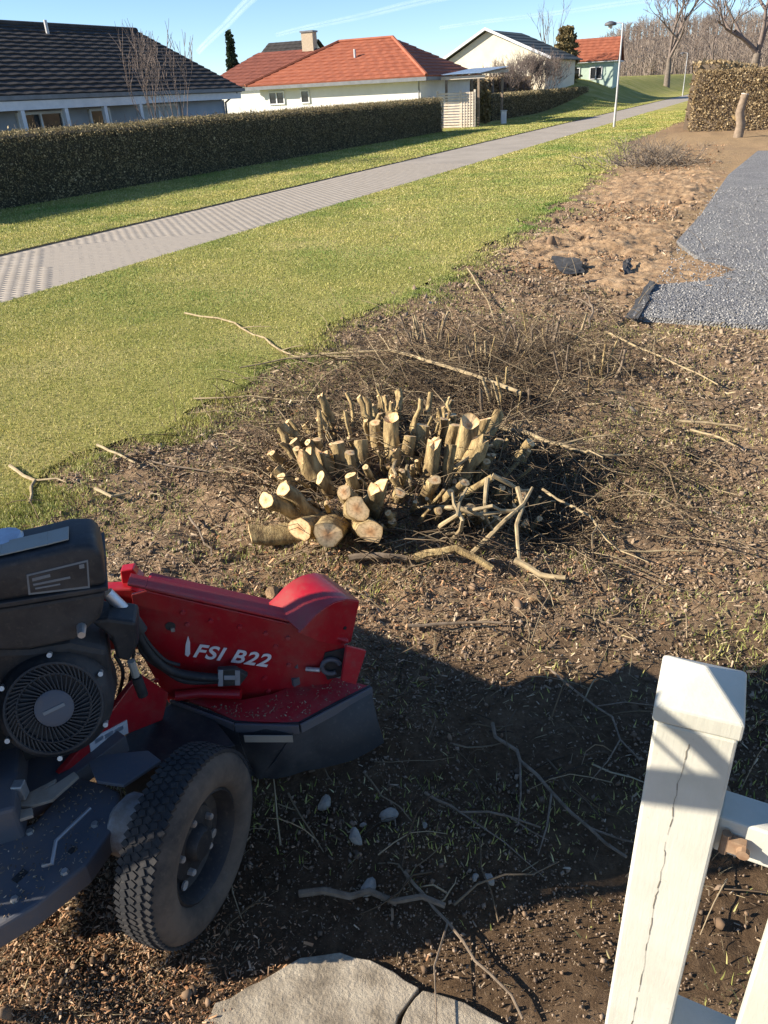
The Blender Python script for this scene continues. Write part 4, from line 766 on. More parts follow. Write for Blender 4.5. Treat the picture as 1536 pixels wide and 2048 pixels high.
def make_stem(px, py, zt, rad, d, L, root, hollow=False):
    top = G(px, py, zt); d = np.array(d, float); d /= np.linalg.norm(d); e1 = np.cross(d, [0.2, .1, 1]); e1 /= np.linalg.norm(e1); e2 = np.cross(d, e1); n = 14
    org = np.array([sc_[0], sc_[1], 0]); ph = [random.uniform(0, 6) for _ in range(3)]; lob = lambda a: 1 + .13 * math.sin(2 * a + ph[0]) + .08 * math.sin(3 * a + ph[1]) + .05 * math.sin(5 * a + ph[2])
    torn = random.random() < .3 and zt > .22; tilt = (random.gauss(0, .3), random.gauss(0, .3)); V = []; rings = 5
    for k in range(rings):
        t = k / (rings - 1); c = top - d * L * (1 - t) + (e1 * random.gauss(0, .006) + e2 * random.gauss(0, .006)) * (0 < k < rings - 1)
        for i in range(n):
            a = 2 * math.pi * i / n; rr = rad * lob(a) * (1.25 - .25 * t) * (1 + random.gauss(0, .03)); p = c + rr * (math.cos(a) * e1 + math.sin(a) * e2)
            if k == rings - 1: p = p + d * rad * (tilt[0] * math.cos(a) + tilt[1] * math.sin(a) + (random.uniform(-.9, .9) if torn and i % 3 else 0))
            V.append(p - org)
    F = [(k * n + i, k * n + (i + 1) % n, (k + 1) * n + (i + 1) % n, (k + 1) * n + i) for k in range(rings - 1) for i in range(n)]
    st = link('stem', new_mesh('stem', V, F, M['bark'], smooth=True), root)
    ring = V[-n:]; cv = sum(ring) / n + (-d * rad * .7 if hollow else d * .002); W_ = [cv + (q - cv) * .55 + (-d * rad * .1 if hollow else 0) for q in ring]
    me = new_mesh('cut_face', list(ring) + W_ + [cv], [(i, (i + 1) % n, n + (i + 1) % n, n + i) for i in range(n)] + [(n + i, n + (i + 1) % n, 2 * n) for i in range(n)], M['cut'])
    uvl = me.uv_layers.new(name='UVMap'); co = [(.5 + .5 * math.cos(2 * math.pi * i / n), .5 + .5 * math.sin(2 * math.pi * i / n)) for i in range(n)]; co = co + [(.5 + (a - .5) * .55, .5 + (b - .5) * .55) for a, b in co] + [(.5, .5)]
    for lp in me.loops: uvl.data[lp.index].uv = co[lp.vertex_index]
    link('cut_face', me, st)
for i, a in enumerate(STEMS): make_stem(*a, r, hollow=i in (8, 22, 16))
for k in range(135):
    a = random.uniform(0, 6.28); q_ = math.sqrt(random.uniform(.03, 1)); x, y = .14 + .84 * q_ * math.cos(a), 4.0 + .78 * q_ * math.sin(a); zt_ = ground_z(x, y) + random.uniform(.04, .17) + .06 * (y > 4.1); tp = np.array([x, y, zt_]); pxd = tp - O
    de = pxd[1] * cp - pxd[2] * sp; aa = pxd[0] / de * FPX; bb = (-(pxd[2] * cp) - pxd[1] * sp) / de * FPX
    make_stem(768 + aa * cr + bb * sr, 1024 - aa * sr + bb * cr, zt_, random.choice((.009, .012, .015, .02, .028)) * random.uniform(.85, 1.2), (q_ * math.cos(a) * .8 + random.gauss(0, .2), q_ * math.sin(a) * .8 - .15 + random.gauss(0, .2), 1), random.uniform(.15, .3), r)
T = Twigs()
for k in range(900):
    a = random.uniform(0, 6.28); q_ = math.sqrt(random.random()); x, y = .08 + .95 * q_ * math.cos(a), 4.1 + .95 * q_ * math.sin(a); az_ = random.uniform(0, 6.28); L = random.uniform(.08, .4); z = ground_z(x, y); e = np.array([math.sin(az_) * L, math.cos(az_) * L, random.uniform(.0, .16)]); p = np.array([x, y, z + .005]); T.add([p, p + e * .5 + [random.gauss(0, .02), random.gauss(0, .02), .03], p + e], random.uniform(.002, .006), .0015)
o = link('root_tangle', T.mesh('root_tangle', M['twig']), None); tag(o, 'tangle of roots and snapped shoots filling the stump', 'twigs', kind='stuff')
# thin shoots sprouting and snapped on the right of the stump: parts of it
for pts in ([(790, 980, .1), (880, 935, .2), (950, 905, .24), (985, 890, .22)], [(800, 1020, .05), (910, 1015, .2), (985, 1012, .24), (1035, 1022, .2)], [(830, 1010, .05), (820, 960, .22), (815, 930, .3)], [(985, 950, .28), (1030, 975, .2), (1062, 980, .12)],
            [(1035, 975, .26), (1033, 1050, .16), (1040, 1130, .02)], [(900, 1085, .02), (925, 1040, .2), (905, 985, .3)], [(905, 1010, .22), (960, 1030, .18), (1030, 1022, .2)], [(940, 1110, .0), (1010, 1040, .18), (1065, 975, .26)], [(870, 1060, .05), (915, 1030, .22), (935, 975, .3)],
            [(975, 955, .3), (970, 1005, .2), (985, 1060, .03)], [(800, 900, .1), (790, 925, .25), (792, 950, .3)]):
    P = [G(*p) for p in pts]; mb = MB(); m_ = [P[0]]
    for a, b in zip(P[:-1], P[1:]): m_ += [(a + b) / 2 + np.array([random.gauss(0, .012), random.gauss(0, .012), random.gauss(0, .008)]), b]
    mb.tube(m_, list(np.linspace(.013, .007, len(m_))), 6); mb.build('snapped_shoot', M['branch'], r, smooth=True)

for (px_, py_, lab) in ((955, 722, 'clump of thin cut hedge stems just behind the stump'), (1075, 690, 'clump of thin cut hedge stems nearest the gravel corner'), (1175, 752, 'clump of thin cut hedge stems right behind the stump'), (860, 690, 'clump of thin cut hedge stems by the lawn edge'), (1020, 800, 'low clump of thin cut stems touching the stump at the back')):
    g = G(px_, py_); q = thing('cut_hedge_stool', lab, 'stump', (g[0], g[1], ground_z(g[0], g[1])), 'cut hedge stools')
    for k in range(16):
        T = Twigs(); x, y = random.gauss(0, .16), random.gauss(0, .12); L = random.uniform(.06, .26); rr = random.uniform(.005, .014); p = np.array([x, y, -.03]); d = np.array([x * 1.2 + random.gauss(0, .15), y * 1.2 + random.gauss(0, .15), 1.]); d /= np.linalg.norm(d)
        T.add([p, p + d * L * .5 + [random.gauss(0, .01), random.gauss(0, .01), 0], p + d * (L + .03)], rr, rr * .8, 6); link('stem', T.mesh('stem', M[random.choice(('bark', 'branch_dark', 'branch_dark', 'branch'))]), q)

# ------------------------------------------------------------------ loose branches, each a thing
def branch(pts, r0, r1, label, m='branch', forks=(), grp='branches lying on the dug ground', name='fallen_branch', lift=.012):
    P = []
    for p in pts: q = G(p[0], p[1], p[2] if len(p) > 2 else .0); q[2] = max(ground_z(q[0], q[1]), 0) + r0 + lift + (p[2] if len(p) > 2 else 0); P.append(q)
    Q = [P[0]]
    for a, b in zip(P[:-1], P[1:]):
        d = np.linalg.norm(b - a)
        for t in (.33, .67): Q.append(a + (b - a) * t + np.array([random.gauss(0, .02), random.gauss(0, .02), random.gauss(0, .006)]) * min(1, d * 2))
        Q.append(b)
    root = thing(name, label, 'branch', (Q[0][0], Q[0][1], 0), grp); mb = MB(); mb.tube(Q, list(np.linspace(r0, r1, len(Q))), 7); mb.build('main_stem', M[m], root, smooth=True)
    for i in forks:
        b = Q[i]; t = Q[min(i + 1, len(Q) - 1)] - Q[i - 1]; a = math.atan2(t[0], t[1]) + random.choice((-1, 1)) * random.uniform(.5, .9); L = random.uniform(.15, .35); e = b + np.array([math.sin(a) * L, math.cos(a) * L, random.uniform(.0, .06)])
        mb = MB(); mb.tube([b, (b + e) / 2 + [random.gauss(0, .015), random.gauss(0, .015), .01], e], [r1 * .9, r1 * .7, r1 * .4], 5); mb.build('side_twig', M[m], root, smooth=True)
BR = [([(370, 630), (470, 650), (530, 680), (590, 718), (690, 722), (775, 718)], .010, .007, 'long crooked pale branch reaching from the soil onto the lawn', 'branch', (4, 8)),
 ([(1042, 794, .03), (900, 745, .06), (780, 708, .08), (620, 725), (480, 742)], .017, .006, 'thick yellow branch with sawn end lying behind the stump', 'branch', (6, 9)),
 ([(1210, 668, .05), (1320, 720), (1435, 775)], .010, .005, 'straight pale stick on the sparse grass right of the stump', 'branch', (3,)),
 ([(1350, 848), (1420, 852), (1482, 860)], .010, .006, 'short pale stick near the right edge, upper of two', 'branch', ()),
 ([(1380, 865), (1420, 875), (1470, 898)], .008, .005, 'short pale stick near the right edge, lower of two', 'branch', ()),
 ([(985, 1455), (1040, 1530), (1140, 1640), (1250, 1735)], .007, .0045, 'long slender branch in the shade left of the white post', 'branch_dark', (3, 5, 7)),
 ([(600, 1800), (740, 1797), (890, 1827)], .011, .008, 'flat grey stick below the wheel with a stone on it', 'branch_dark', ()),
 ([(810, 1765), (870, 1830), (950, 1930), (1045, 2046)], .005, .0035, 'thin pale twig slanting down across the paving slab edge', 'branch_dark', (4,)),
 ([(388, 802), (500, 800), (640, 806)], .007, .004, 'straight thin twig lying along the lawn edge', 'branch', (4,)),
 ([(22, 938), (72, 968), (62, 1012)], .012, .009, 'bent pale stick on the lawn corner above the engine', 'branch', (3,)),
 ([(196, 896), (235, 918), (275, 943)], .010, .006, 'short pale stick left of centre by the lawn, upper one', 'branch', ()),
 ([(192, 984), (225, 1000), (262, 992)], .011, .007, 'short pale stick left of centre by the lawn, lower one', 'branch', ()),
 ([(815, 1259), (910, 1254), (1005, 1260)], .008, .005, 'straight stick at the edge of the machine shadow', 'branch_dark', ()),
 ([(1085, 985, .05), (1180, 1040, .05), (1238, 1108), (1395, 1110)], .008, .004, 'bent branch in the hollow right of the stump', 'branch', (4, 6)),
 ([(985, 860, .04), (1090, 890, .05), (1170, 915, .02), (1260, 918)], .014, .008, 'bright split branch pointing right from the stump', 'branch', (4, 6)),
 ([(1030, 1130, .03), (1080, 1160), (1130, 1172)], .016, .010, 'bent pale root end lying right below the stump', 'branch', ()),
 ([(830, 1135), (910, 1120, .03), (985, 1150)], .022, .015, 'stout bark covered branch across the front of the stump', 'bark', ()),
 ([(700, 1135), (760, 1128, .02), (815, 1136)], .018, .014, 'short dark log lying before the sawn stems', 'branch_dark', ()),
 ([(850, 1605), (920, 1640), (1080, 1672)], .005, .003, 'thin twig in the shade right of the wheel', 'branch_dark', (3, 5)),
 ([(1100, 1345), (1190, 1420), (1275, 1530)], .005, .003, 'thin twig in the shade just left of the post cap', 'branch_dark', (3, 5)),
 ([(935, 540), (965, 590), (990, 650)], .009, .005, 'thin stick standing out on the soil behind the stump', 'branch', ()),
 ([(1180, 660, .02), (1185, 620, .12), (1170, 590, .2)], .012, .007, 'short upright snag beside the gravel corner', 'branch_dark', (3,)),
 ([(300, 930), (420, 950), (540, 945)], .006, .003, 'thin brown twig between lawn corner and stump', 'branch_dark', (3, 5)),
 ([(380, 1040), (405, 1080), (425, 1120)], .007, .004, 'short dark twig above the red guard', 'branch_dark', ())]
for b in BR: branch(b[0], b[1], b[2], b[3], b[4], b[5])

# ------------------------------------------------------------------ stones, dug-up kerb pieces, slabs
def rock(px, py, size, label, m='pebble', name='stone', cat='stone', grp=None, sx=(1, .7, .5), z=None):
    g = G(px, py); bm = bmesh.new(); bmesh.ops.create_icosphere(bm, subdivisions=2, radius=1); a = random.uniform(0, 6)
    for v in bm.verts:
        c = v.co; k = 1 + .22 * math.sin(3 * c.x + a) * math.cos(2 * c.y - a) + random.gauss(0, .05); v.co = Vector((c.x * sx[0] * k, c.y * sx[1] * k, c.z * sx[2] * k)) * size
    me = bpy.data.meshes.new(name); bm.to_mesh(me); bm.free(); me.materials.append(M[m]); o = link(name, me, None, (g[0], g[1], ground_z(g[0], g[1]) + size * sx[2] * .6 + (z or 0))); o.rotation_euler = (random.uniform(-.2, .2), random.uniform(-.2, .2), a); tag(o, label, cat, grp)
for a in ((713, 1692, .03, 'flat pale stone in the shade right of the wheel'), (780, 1640, .034, 'upright pale stone chip in the shade below the rubber flap'), (650, 1612, .032, 'brownish stone right beside the tyre'), (738, 1783, .034, 'pale stone lying on the grey stick'), (727, 1657, .012, 'tiny white pebble above the flat pale stone'),
          (950, 1767, .014, 'small white pebble in the shade, left of two near the white post'), (978, 1772, .02, 'small brown pebble in the shade, right of two near the white post'), (850, 1670, .012, 'tiny white pebble between flat stone and slender branch'), (1072, 1208, .035, 'pale wood coloured lump on the sunny chips below the stump'), (545, 1183, .05, 'orange lump of rotten wood above the red guard')):
    rock(*a, sx=(1, .6, .5), m='fresh' if False else ('sand' if 'orange' in a[3] or 'wood' in a[3] else 'pebble'), grp='loose stones')
def kerb(poly, z, label, th=.06, m='edging'):
    mb = MB(); P = [G(*p, z) for p in poly]; c = sum(P) / len(P); mb.prism(P, (0, 0, -th)); r_ = mb.build('broken_kerb', M[m], None, .012); tag(r_, label, 'kerb', 'dug up pieces of dark edging')
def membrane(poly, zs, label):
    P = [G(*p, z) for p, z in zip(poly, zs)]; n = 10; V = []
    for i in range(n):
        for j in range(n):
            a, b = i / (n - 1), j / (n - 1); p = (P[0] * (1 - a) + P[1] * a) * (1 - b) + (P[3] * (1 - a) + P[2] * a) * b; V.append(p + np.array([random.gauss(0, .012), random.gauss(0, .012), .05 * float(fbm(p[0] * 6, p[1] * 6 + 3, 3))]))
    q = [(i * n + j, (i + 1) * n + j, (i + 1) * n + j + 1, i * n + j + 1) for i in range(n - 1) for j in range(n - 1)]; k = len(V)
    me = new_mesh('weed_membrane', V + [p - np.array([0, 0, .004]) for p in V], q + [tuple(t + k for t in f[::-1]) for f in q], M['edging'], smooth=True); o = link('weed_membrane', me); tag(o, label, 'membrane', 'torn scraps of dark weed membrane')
membrane([(1102, 512), (1162, 518), (1166, 545), (1122, 548)], (.12, .10, .0, .02), 'shaded recess at the left of the dug strip, put in as a dark sheet')  # shade of a recess put in as a dark crumpled sheet
membrane([(1246, 520), (1262, 516), (1262, 552), (1250, 556)], (.10, .1, .0, .0), 'narrow dark membrane scrap beside the spilt sand')
membrane([(1172, 560), (1214, 555), (1218, 565), (1178, 571)], (.05, .05, .0, .0), 'smallest dark membrane scrap between the other two')
membrane([(1300, 560), (1310, 566), (1276, 640), (1250, 636)], (.07, .07, .05, .0), 'long torn strip of dark membrane at the near gravel corner')
def mound(name, u0, u1, v0, v1, hmax, m, label, z0=.0, n=150):
    U, Vv = np.meshgrid(np.linspace(u0, u1, n), np.linspace(v0, v1, n), indexing='ij'); a = (U - u0) / (u1 - u0) * 2 - 1; b = (Vv - v0) / (v1 - v0) * 2 - 1; X, Y = xy(U, Vv)
    Z = hgt(X, Y) + z0 + hmax * (np.clip(1.0 - 2.4 * np.maximum(np.abs(a), np.abs(b)) ** 3, -1.4, 1) * .8 + 2.2 * fbm(X * 2.6, Y * 2.6, 4) + 1.0 * fbm(X * 12, Y * 12, 4)) - .012; q = (np.arange(n - 1)[:, None] * n + np.arange(n - 1)[None])
    o = link(name, new_mesh(name, np.stack([X.ravel(), Y.ravel(), Z.ravel()], 1), np.stack([q, q + n, q + n + 1, q + 1], -1).reshape(-1, 4), M[m], smooth=True)); o['kind'] = 'structure'; o['label'] = label
mound('spilt_sand', 8.4, 10.7, 6.0, 8.3, .035, 'sand', 'sandy soil spilt over the gravel edge', .012)
mound('dug_soil', 9.5, 14, 4.9, 7.3, .05, 'sand', 'heaped sandy soil along the dug strip', .0); mound('dug_soil', 14, 22, 4.4, 7.5, .05, 'sand', 'low ridge of sandy soil towards the tall hedge', .0)
pat = thing('patio', 'corner of sandstone paving', None, (0, 0, 0)); pat['kind'] = 'structure'
for poly in ([(395, 2062), (430, 2005), (520, 1962), (600, 1915), (680, 1904), (765, 1932), (838, 1975), (796, 2030), (770, 2110), (380, 2160)], [(846, 1980), (930, 2005), (1015, 2052), (1080, 2130), (784, 2130), (806, 2034)], [(300, 2150), (330, 2075), (385, 2062), (370, 2160), (330, 2200)], [(780, 2140), (1085, 2140), (1150, 2230), (760, 2230)], [(375, 2172), (765, 2120), (745, 2230), (340, 2260)]):
    P = [G(*p, .012) for p in poly]; Q = []
    for a, b in zip(P, P[1:] + P[:1]):
        for t in (0, .33, .66): Q.append(a + (b - a) * t + np.array([random.gauss(0, .003), random.gauss(0, .003), 0]) * (t > 0))
    mb = MB(); mb.prism(Q, (0, 0, -.06)); mb.build('paving_slab', M['slab'], pat, .003)

# ------------------------------------------------------------------ white gate post, gate, and unseen frame added for its stripes
PA = 115.0; pe1, pe2 = azv(PA), azv(PA - 90); pL = np.array([.311, .684, 0]); pw = .093; pc = pL + pe1 * pw / 2 + pe2 * pw / 2; PX = (pe1, pe2, (0, 0, 1)); zt = 1.322
r = thing('gate_post', 'white painted square gate post with pyramid cap and vertical crack', 'gate post', tuple(pc))
mb = MB(); mb.box(pc + [0, 0, zt / 2 - .1], (pw, pw, zt + .2), PX); mb.build('shaft', M['white'], r, .004)
mb = MB(); q = .0495; z0 = zt + .002; C = [pc + pe1 * a * q + pe2 * b * q for a, b in ((-1, -1), (1, -1), (1, 1), (-1, 1))]
vs = [c + np.array([0, 0, z0]) for c in C] + [c + np.array([0, 0, z0 + .026]) for c in C] + [pc + np.array([0, 0, z0 + .060])]
mb.add(vs, [(3, 2, 1, 0)] + [(i, (i + 1) % 4, (i + 1) % 4 + 4, i + 4) for i in range(4)] + [(i + 4, (i + 1) % 4 + 4, 8) for i in range(4)]); mb.build('cap', M['white'], r, .003)
mb = MB(); pts = []; zc = 1.30; off = .042
while zc > .02:
    pts.append((off + random.gauss(0, .0006), zc)); zc -= random.uniform(.004, .02); off = min(.056, max(.034, off + random.gauss(0, .0009)))
for (a0, z0), (a1, z1) in zip(pts[:-1], pts[1:]):
    if random.random() < .12: continue
    wd = random.choice((.0002, .0003, .0005, .0007)); f0 = pL + pe1 * a0 - pe2 * .0006; f1 = pL + pe1 * a1 - pe2 * .0006; mb.add([f0 + [0, 0, z0] - pe1 * wd, f0 + [0, 0, z0] + pe1 * wd, f1 + [0, 0, z1] + pe1 * wd, f1 + [0, 0, z1] - pe1 * wd], [(0, 1, 2, 3)])
mb.build('crack', M['crack'], r, recalc=False)
GA = 119.0; ge1, ge2 = azv(GA), azv(GA - 90); GX = (ge1, ge2, (0, 0, 1)); g0 = pL + pe1 * (pw + .002) + pe2 * .022
r = thing('garden_gate', 'white wooden gate hinged to the right of the cracked post', 'gate', tuple(g0))
for z_, h_ in ((1.135, .062), (.665, .062)):
    mb = MB(); mb.box(g0 + ge1 * .5 + ge2 * .03 + [0, 0, z_], (1.0, .05, h_), GX); mb.build('rail', M['white'], r, .003)
for k in range(5):
    mb = MB(); c_ = g0 + ge1 * (.125 + k * .19) + ge2 * -.008; mb.box(c_ + [0, 0, .59], (.085, .022, .98), GX); mb.build('board', M['white'], r, .003)
hg = MB(); hc = g0 + ge1 * .012 - ge2 * .004; hg.tube([hc + [0, 0, 1.118], hc + [0, 0, 1.152]], .006, 10); hg.box(hc + ge1 * .012 + [0, 0, 1.135], (.024, .010, .022), GX); hg.tube([hc + ge1 * .022 - ge2 * .004 + [0, 0, 1.135], hc + ge1 * .022 - ge2 * .012 + [0, 0, 1.135]], .008, 10); hg.build('hinge', M['rust'], r)
ab = np.array([-.62, .46, 0]); r = thing('stripe_frame', 'unseen white frame added left of the view to cast stripes on the gate post', 'shadow frame', tuple(ab))  # added out of view only to throw striped shadows onto the gate post
for y_ in (.16, .34):
    mb = MB(); mb.box(np.array([-.62, y_, 1.0]), (.05, .05, 2.0)); mb.build('post', M['white'], r, .003)
def stripe_pt(px, py):      # where a ray of sun that ends on the post face crosses the unseen frame's plane
    p = on_plane(px, py, pL, -pe2); sv = np.array(sunv); return p + sv * ((-.62 - p[0]) / sv[0])
def ext(a, b, k0, k1): return [a - (b - a) * k0, a, b, b + (b - a) * k1]
a0, b0 = stripe_pt(1300, 1572), stripe_pt(1450, 1590); dd = np.array([0, b0[1] - a0[1], b0[2] - a0[2]]); cc = (a0 + b0) / 2; dn = dd / np.linalg.norm(dd); mb = MB(); mb.box(cc + dn * .06, (.03, .34, .036), ((1, 0, 0), dn, np.cross((1, 0, 0), dn))); mb.build('bar', M['white'], r, .003)
a0, b0 = stripe_pt(1310, 1420), stripe_pt(1460, 1550); mb = MB(); mb.tube(ext(a0, (a0 + b0) / 2 + [0, 0, .006], .8, 0)[:3] + [b0, b0 + (b0 - a0) * .7 + [0, 0, -.02]], .0125, 10); mb.build('curved_brace', M['white'], r)
a0, b0 = stripe_pt(1303, 1472), stripe_pt(1405, 1568); mb = MB(); mb.tube(ext(a0, b0, .8, .5), .0032, 6); mb.build('wire', M['galv'], r)

# ------------------------------------------------------------------ stump grinder
base = np.array([-.8, 1.75, 0]); SG = thing('stump_grinder', 'red stump grinder with black engine and mud covered wheel', 'stump grinder', tuple(base))
Z3 = np.array([0, 0, 1.0])
def plane(P0, az, pitch=0):
    """vertical plane through P0 containing direction az; its normal faces az+90, pitched up by pitch degrees"""
    h_ = azv(az + 90); p = math.radians(pitch); n = h_ * math.cos(p) + Z3 * math.sin(p); return np.array(P0, float), n
def onp(pl, px, py, out=0): return on_plane(px, py, pl[0] + pl[1] * out, pl[1])
def plate(name, pxs, pl, th, m, parent=None, out=0, bevel=.003, seg=2, smooth=False):
    mb = MB(); mb.prism([onp(pl, *p, out) for p in pxs], -pl[1] * th); return mb.build(name, M[m], parent or SG, bevel, seg, smooth)
def flat(name, pxs, z, th, m, parent=None, bevel=.003):
    mb = MB(); mb.prism([G(*p, z) for p in pxs], (0, 0, -th)); return mb.build(name, M[m], parent or SG, bevel)
# belt guard panel carrying the lettering
PP = plane((-.5, 2.0, 0), 86); pn = PP[1]
pnl = plate('belt_guard', [(262, 1190), (292, 1182), (599, 1252), (690, 1291), (684, 1336), (655, 1372), (620, 1396), (531, 1406), (396, 1404), (338, 1406), (281, 1307)], PP, .012, 'red')
# upper flange along its top edge
fl = MB(); e = [onp(PP, *p, .004) for p in ((255, 1172), (292, 1180), (599, 1249), (697, 1288))]
for a, b in zip(e[:-1], e[1:]): fl.prism([a, b, b - pn * .06, a - pn * .06], (0, 0, .009))
fl.build('flange', M['red_deck'], pnl, .002)
# casing behind the panel
plate('guard_casing', [(285, 1186), (599, 1256), (684, 1293), (676, 1332), (620, 1390), (345, 1398), (285, 1305)], PP, .13, 'red', out=-.014, bevel=.01)
for p in ((366, 1224), (422, 1241), (480, 1253), (532, 1266), (576, 1275), (552, 1292), (578, 1329), (530, 1355), (537, 1382), (313, 1360), (375, 1248), (378, 1358), (300, 1300)):
    c = onp(PP, *p, 0); mb = MB(); mb.tube([c - pn * .002, c + pn * .007], [.009, .007], 8); mb.build('bolt', M['red_deck'], pnl)
c = onp(PP, 341, 1252); mb = MB(); mb.tube([c - pn * .001, c + pn * .003], .016, 14); mb.build('inspection_hole', M['black'], pnl)
c = onp(PP, 346, 1258); mb = MB(); mb.box(c + pn * .004, (.012, .004, .014), (azv(86), pn, Z3)); mb.build('catch', M['steel'], pnl)
def text3d(txt, name, o3, xd, yd, nrm, width, m, parent, shear=.28, weight=.0035):
    cu = bpy.data.curves.new(name, 'FONT'); cu.body = txt; cu.size = 1; cu.shear = shear; cu.offset = .02; cu.space_character = 1.08; cu.extrude = .01; ob = bpy.data.objects.new(name, cu); col.objects.link(ob); bpy.context.view_layer.update()
    me = bpy.data.meshes.new_from_object(ob.evaluated_get(bpy.context.evaluated_depsgraph_get())); bpy.data.objects.remove(ob)
    co = np.array([v.co[:] for v in me.vertices]); s_ = width / (co[:, 0].max() - co[:, 0].min()); co[:, 0] -= co[:, 0].min(); W_ = o3 + np.outer(co[:, 0] * s_, xd) + np.outer(co[:, 1] * s_, yd) + np.outer(co[:, 2] * .1, nrm)
    org = np.array(SG.location); me.vertices.foreach_set('co', (W_ - org).astype(np.float32).ravel()); me.materials.clear(); me.materials.append(M[m]); me.update(); return link(name, me, parent)
a, b = onp(PP, 386, 1313, .004), onp(PP, 538, 1334, .004); xd = (b - a) / np.linalg.norm(b - a); yd = np.cross(pn, xd); yd = yd if yd[2] > 0 else -yd
text3d('FSI B22', 'lettering', a, xd, yd, pn, np.linalg.norm(b - a), 'lettering', pnl)
plate('emblem', [(370, 1310), (371, 1290), (376, 1272), (380, 1285), (380, 1308), (376, 1314)], PP, .002, 'lettering', pnl, .003, .0005)
# curved cutter guard and its side plate
CP = plane((-.115, 2.06, 0), 55)
plate('guard_side', [(598, 1266), (612, 1252), (632, 1230), (650, 1216), (670, 1205), (694, 1199), (719, 1203), (711, 1244), (702, 1284), (680, 1292), (640, 1284)], CP, .01, 'red', bevel=.002)
arc = [onp(CP, *p, -.002) for p in ((600, 1262), (613, 1250), (632, 1229), (650, 1214.5), (670, 1203.5), (694, 1197.5), (718, 1201))]; back = -CP[1] * .2
mb = MB(); n = len(arc); mb.add(arc + [p + back for p in arc] + [p - Z3 * .008 for p in arc] + [p + back - Z3 * .008 for p in arc], [(i, i + 1, n + i + 1, n + i) for i in range(n - 1)] + [(2 * n + i, 3 * n + i, 3 * n + i + 1, 2 * n + i + 1) for i in range(n - 1)] + [(i, 2 * n + i, 2 * n + i + 1, i + 1) for i in range(n - 1)] + [(n + i, n + i + 1, 3 * n + i + 1, 3 * n + i) for i in range(n - 1)] + [(0, n, 3 * n, 2 * n), (n - 1, 3 * n - 1, 4 * n - 1, 2 * n - 1)])
mb.build('cutter_guard', M['red'], SG, smooth=True)
lp = onp(CP, 690, 1256, .001); mb = MB(); mb.tube([lp - CP[1] * .001, lp + CP[1] * .002], .006, 10); mb.build('slot', M['black'], SG)
# cutter wheel under the guard, with teeth
cw = onp(CP, 640, 1330, -.1); mb = MB(); mb.tube([cw - CP[1] * .02, cw + CP[1] * .02], .10, 28); ctr = mb.build('cutter_wheel', M['steel'], SG)
for k in range(10):
    t_ = k * .628; d_ = azv(55) * math.cos(t_) + Z3 * math.sin(t_); mb = MB(); mb.box(cw + d_ * .105, (.03, .05, .03), (d_, CP[1], np.cross(d_, CP[1]))); mb.build('tooth', M['blackmetal'], ctr)
EP = plane((-.10, 2.0, 0), 60)
plate('end_bracket', [(694, 1292), (733, 1302), (712, 1370), (684, 1362)], EP, .012, 'red_deck', bevel=.002)
plate('bearing_recess', [(650, 1306), (692, 1296), (686, 1352), (655, 1360), (642, 1335)], PP, .004, 'black', out=.006, bevel=.001)
c = onp(PP, 662, 1333, .015); mb = MB(); ring = [c + .03 * (azv(86) * math.cos(t) + Z3 * math.sin(t)) for t in np.linspace(.2, 5.2, 14)]; mb.tube(ring, .008, 6); mb.build('retaining_ring', M['blackmetal'], SG, smooth=True)
mb = MB(); mb.tube([onp(PP, 612, 1338, .01), onp(PP, 640, 1340, .02)], .008, 8); mb.build('grease_nipple', M['steel'], SG)
# deck below, rubber flaps round it
dz = .245
flat('deck', [(345, 1388), (396, 1380), (484, 1399), (542, 1388), (620, 1358), (667, 1353), (738, 1371), (596, 1445), (469, 1440), (417, 1414)], dz, .012, 'red_deck')
mb = MB(); mb.tube([G(352, 1392, dz + .03), G(400, 1386, dz + .03), G(482, 1388, dz + .03)], .017, 10); mb.build('cross_tube', M['red'], SG, smooth=True)
def flap(name, tops, bots, m='rubber', th=.008, nseg=8, rows=6, parent=None, zt_=.245, zb_=.05, bulge=.02):
    T_ = [G(*p, zt_) for p in tops]; B__ = [G(*p, zb_) for p in bots]
    def lerp(L, t): k = t * (len(L) - 1); i = min(int(k), len(L) - 2); return L[i] + (L[i + 1] - L[i]) * (k - i)
    n = nseg + 1; F_ = []; V1 = []
    for i in range(n):
        a, b = lerp(T_, i / nseg), lerp(B__, i / nseg)
        for j in range(rows): t = j / (rows - 1); p = a + (b - a) * t; p = p + np.array([0, -1, 0]) * (bulge * math.sin(t * 3.14) + .012 * math.sin(i * 1.3) * t); V1.append(p)
    k = len(V1); V2 = [p + np.array([0, th, 0]) for p in V1]
    for i in range(n - 1):
        for j in range(rows - 1): q = i * rows + j; F_ += [(q, q + 1, q + rows + 1, q + rows), (k + q, k + q + rows, k + q + rows + 1, k + q + 1)]
    for i in range(n - 1): q = i * rows; F_ += [(q, q + rows, k + q + rows, k + q), (q + rows - 1, k + q + rows - 1, k + q + 2 * rows - 1, q + 2 * rows - 1)]
    for j in range(rows - 1): F_ += [(j, k + j, k + j + 1, j + 1), ((n - 1) * rows + j, (n - 1) * rows + j + 1, k + (n - 1) * rows + j + 1, k + (n - 1) * rows + j)]
    mb = MB(); mb.add(V1 + V2, F_); return mb.build(name, M[m], parent or SG, smooth=True)
f1 = flap('rubber_flap', [(597, 1447), (668, 1408), (740, 1372)], [(520, 1556), (640, 1542), (768, 1490)])
flap('rubber_flap', [(343, 1398), (410, 1421), (469, 1444)], [(320, 1470), (420, 1535), (510, 1556)]); flap('rubber_flap', [(469, 1444), (530, 1450), (600, 1447)], [(470, 1535), (500, 1550), (540, 1556)], bulge=.012)
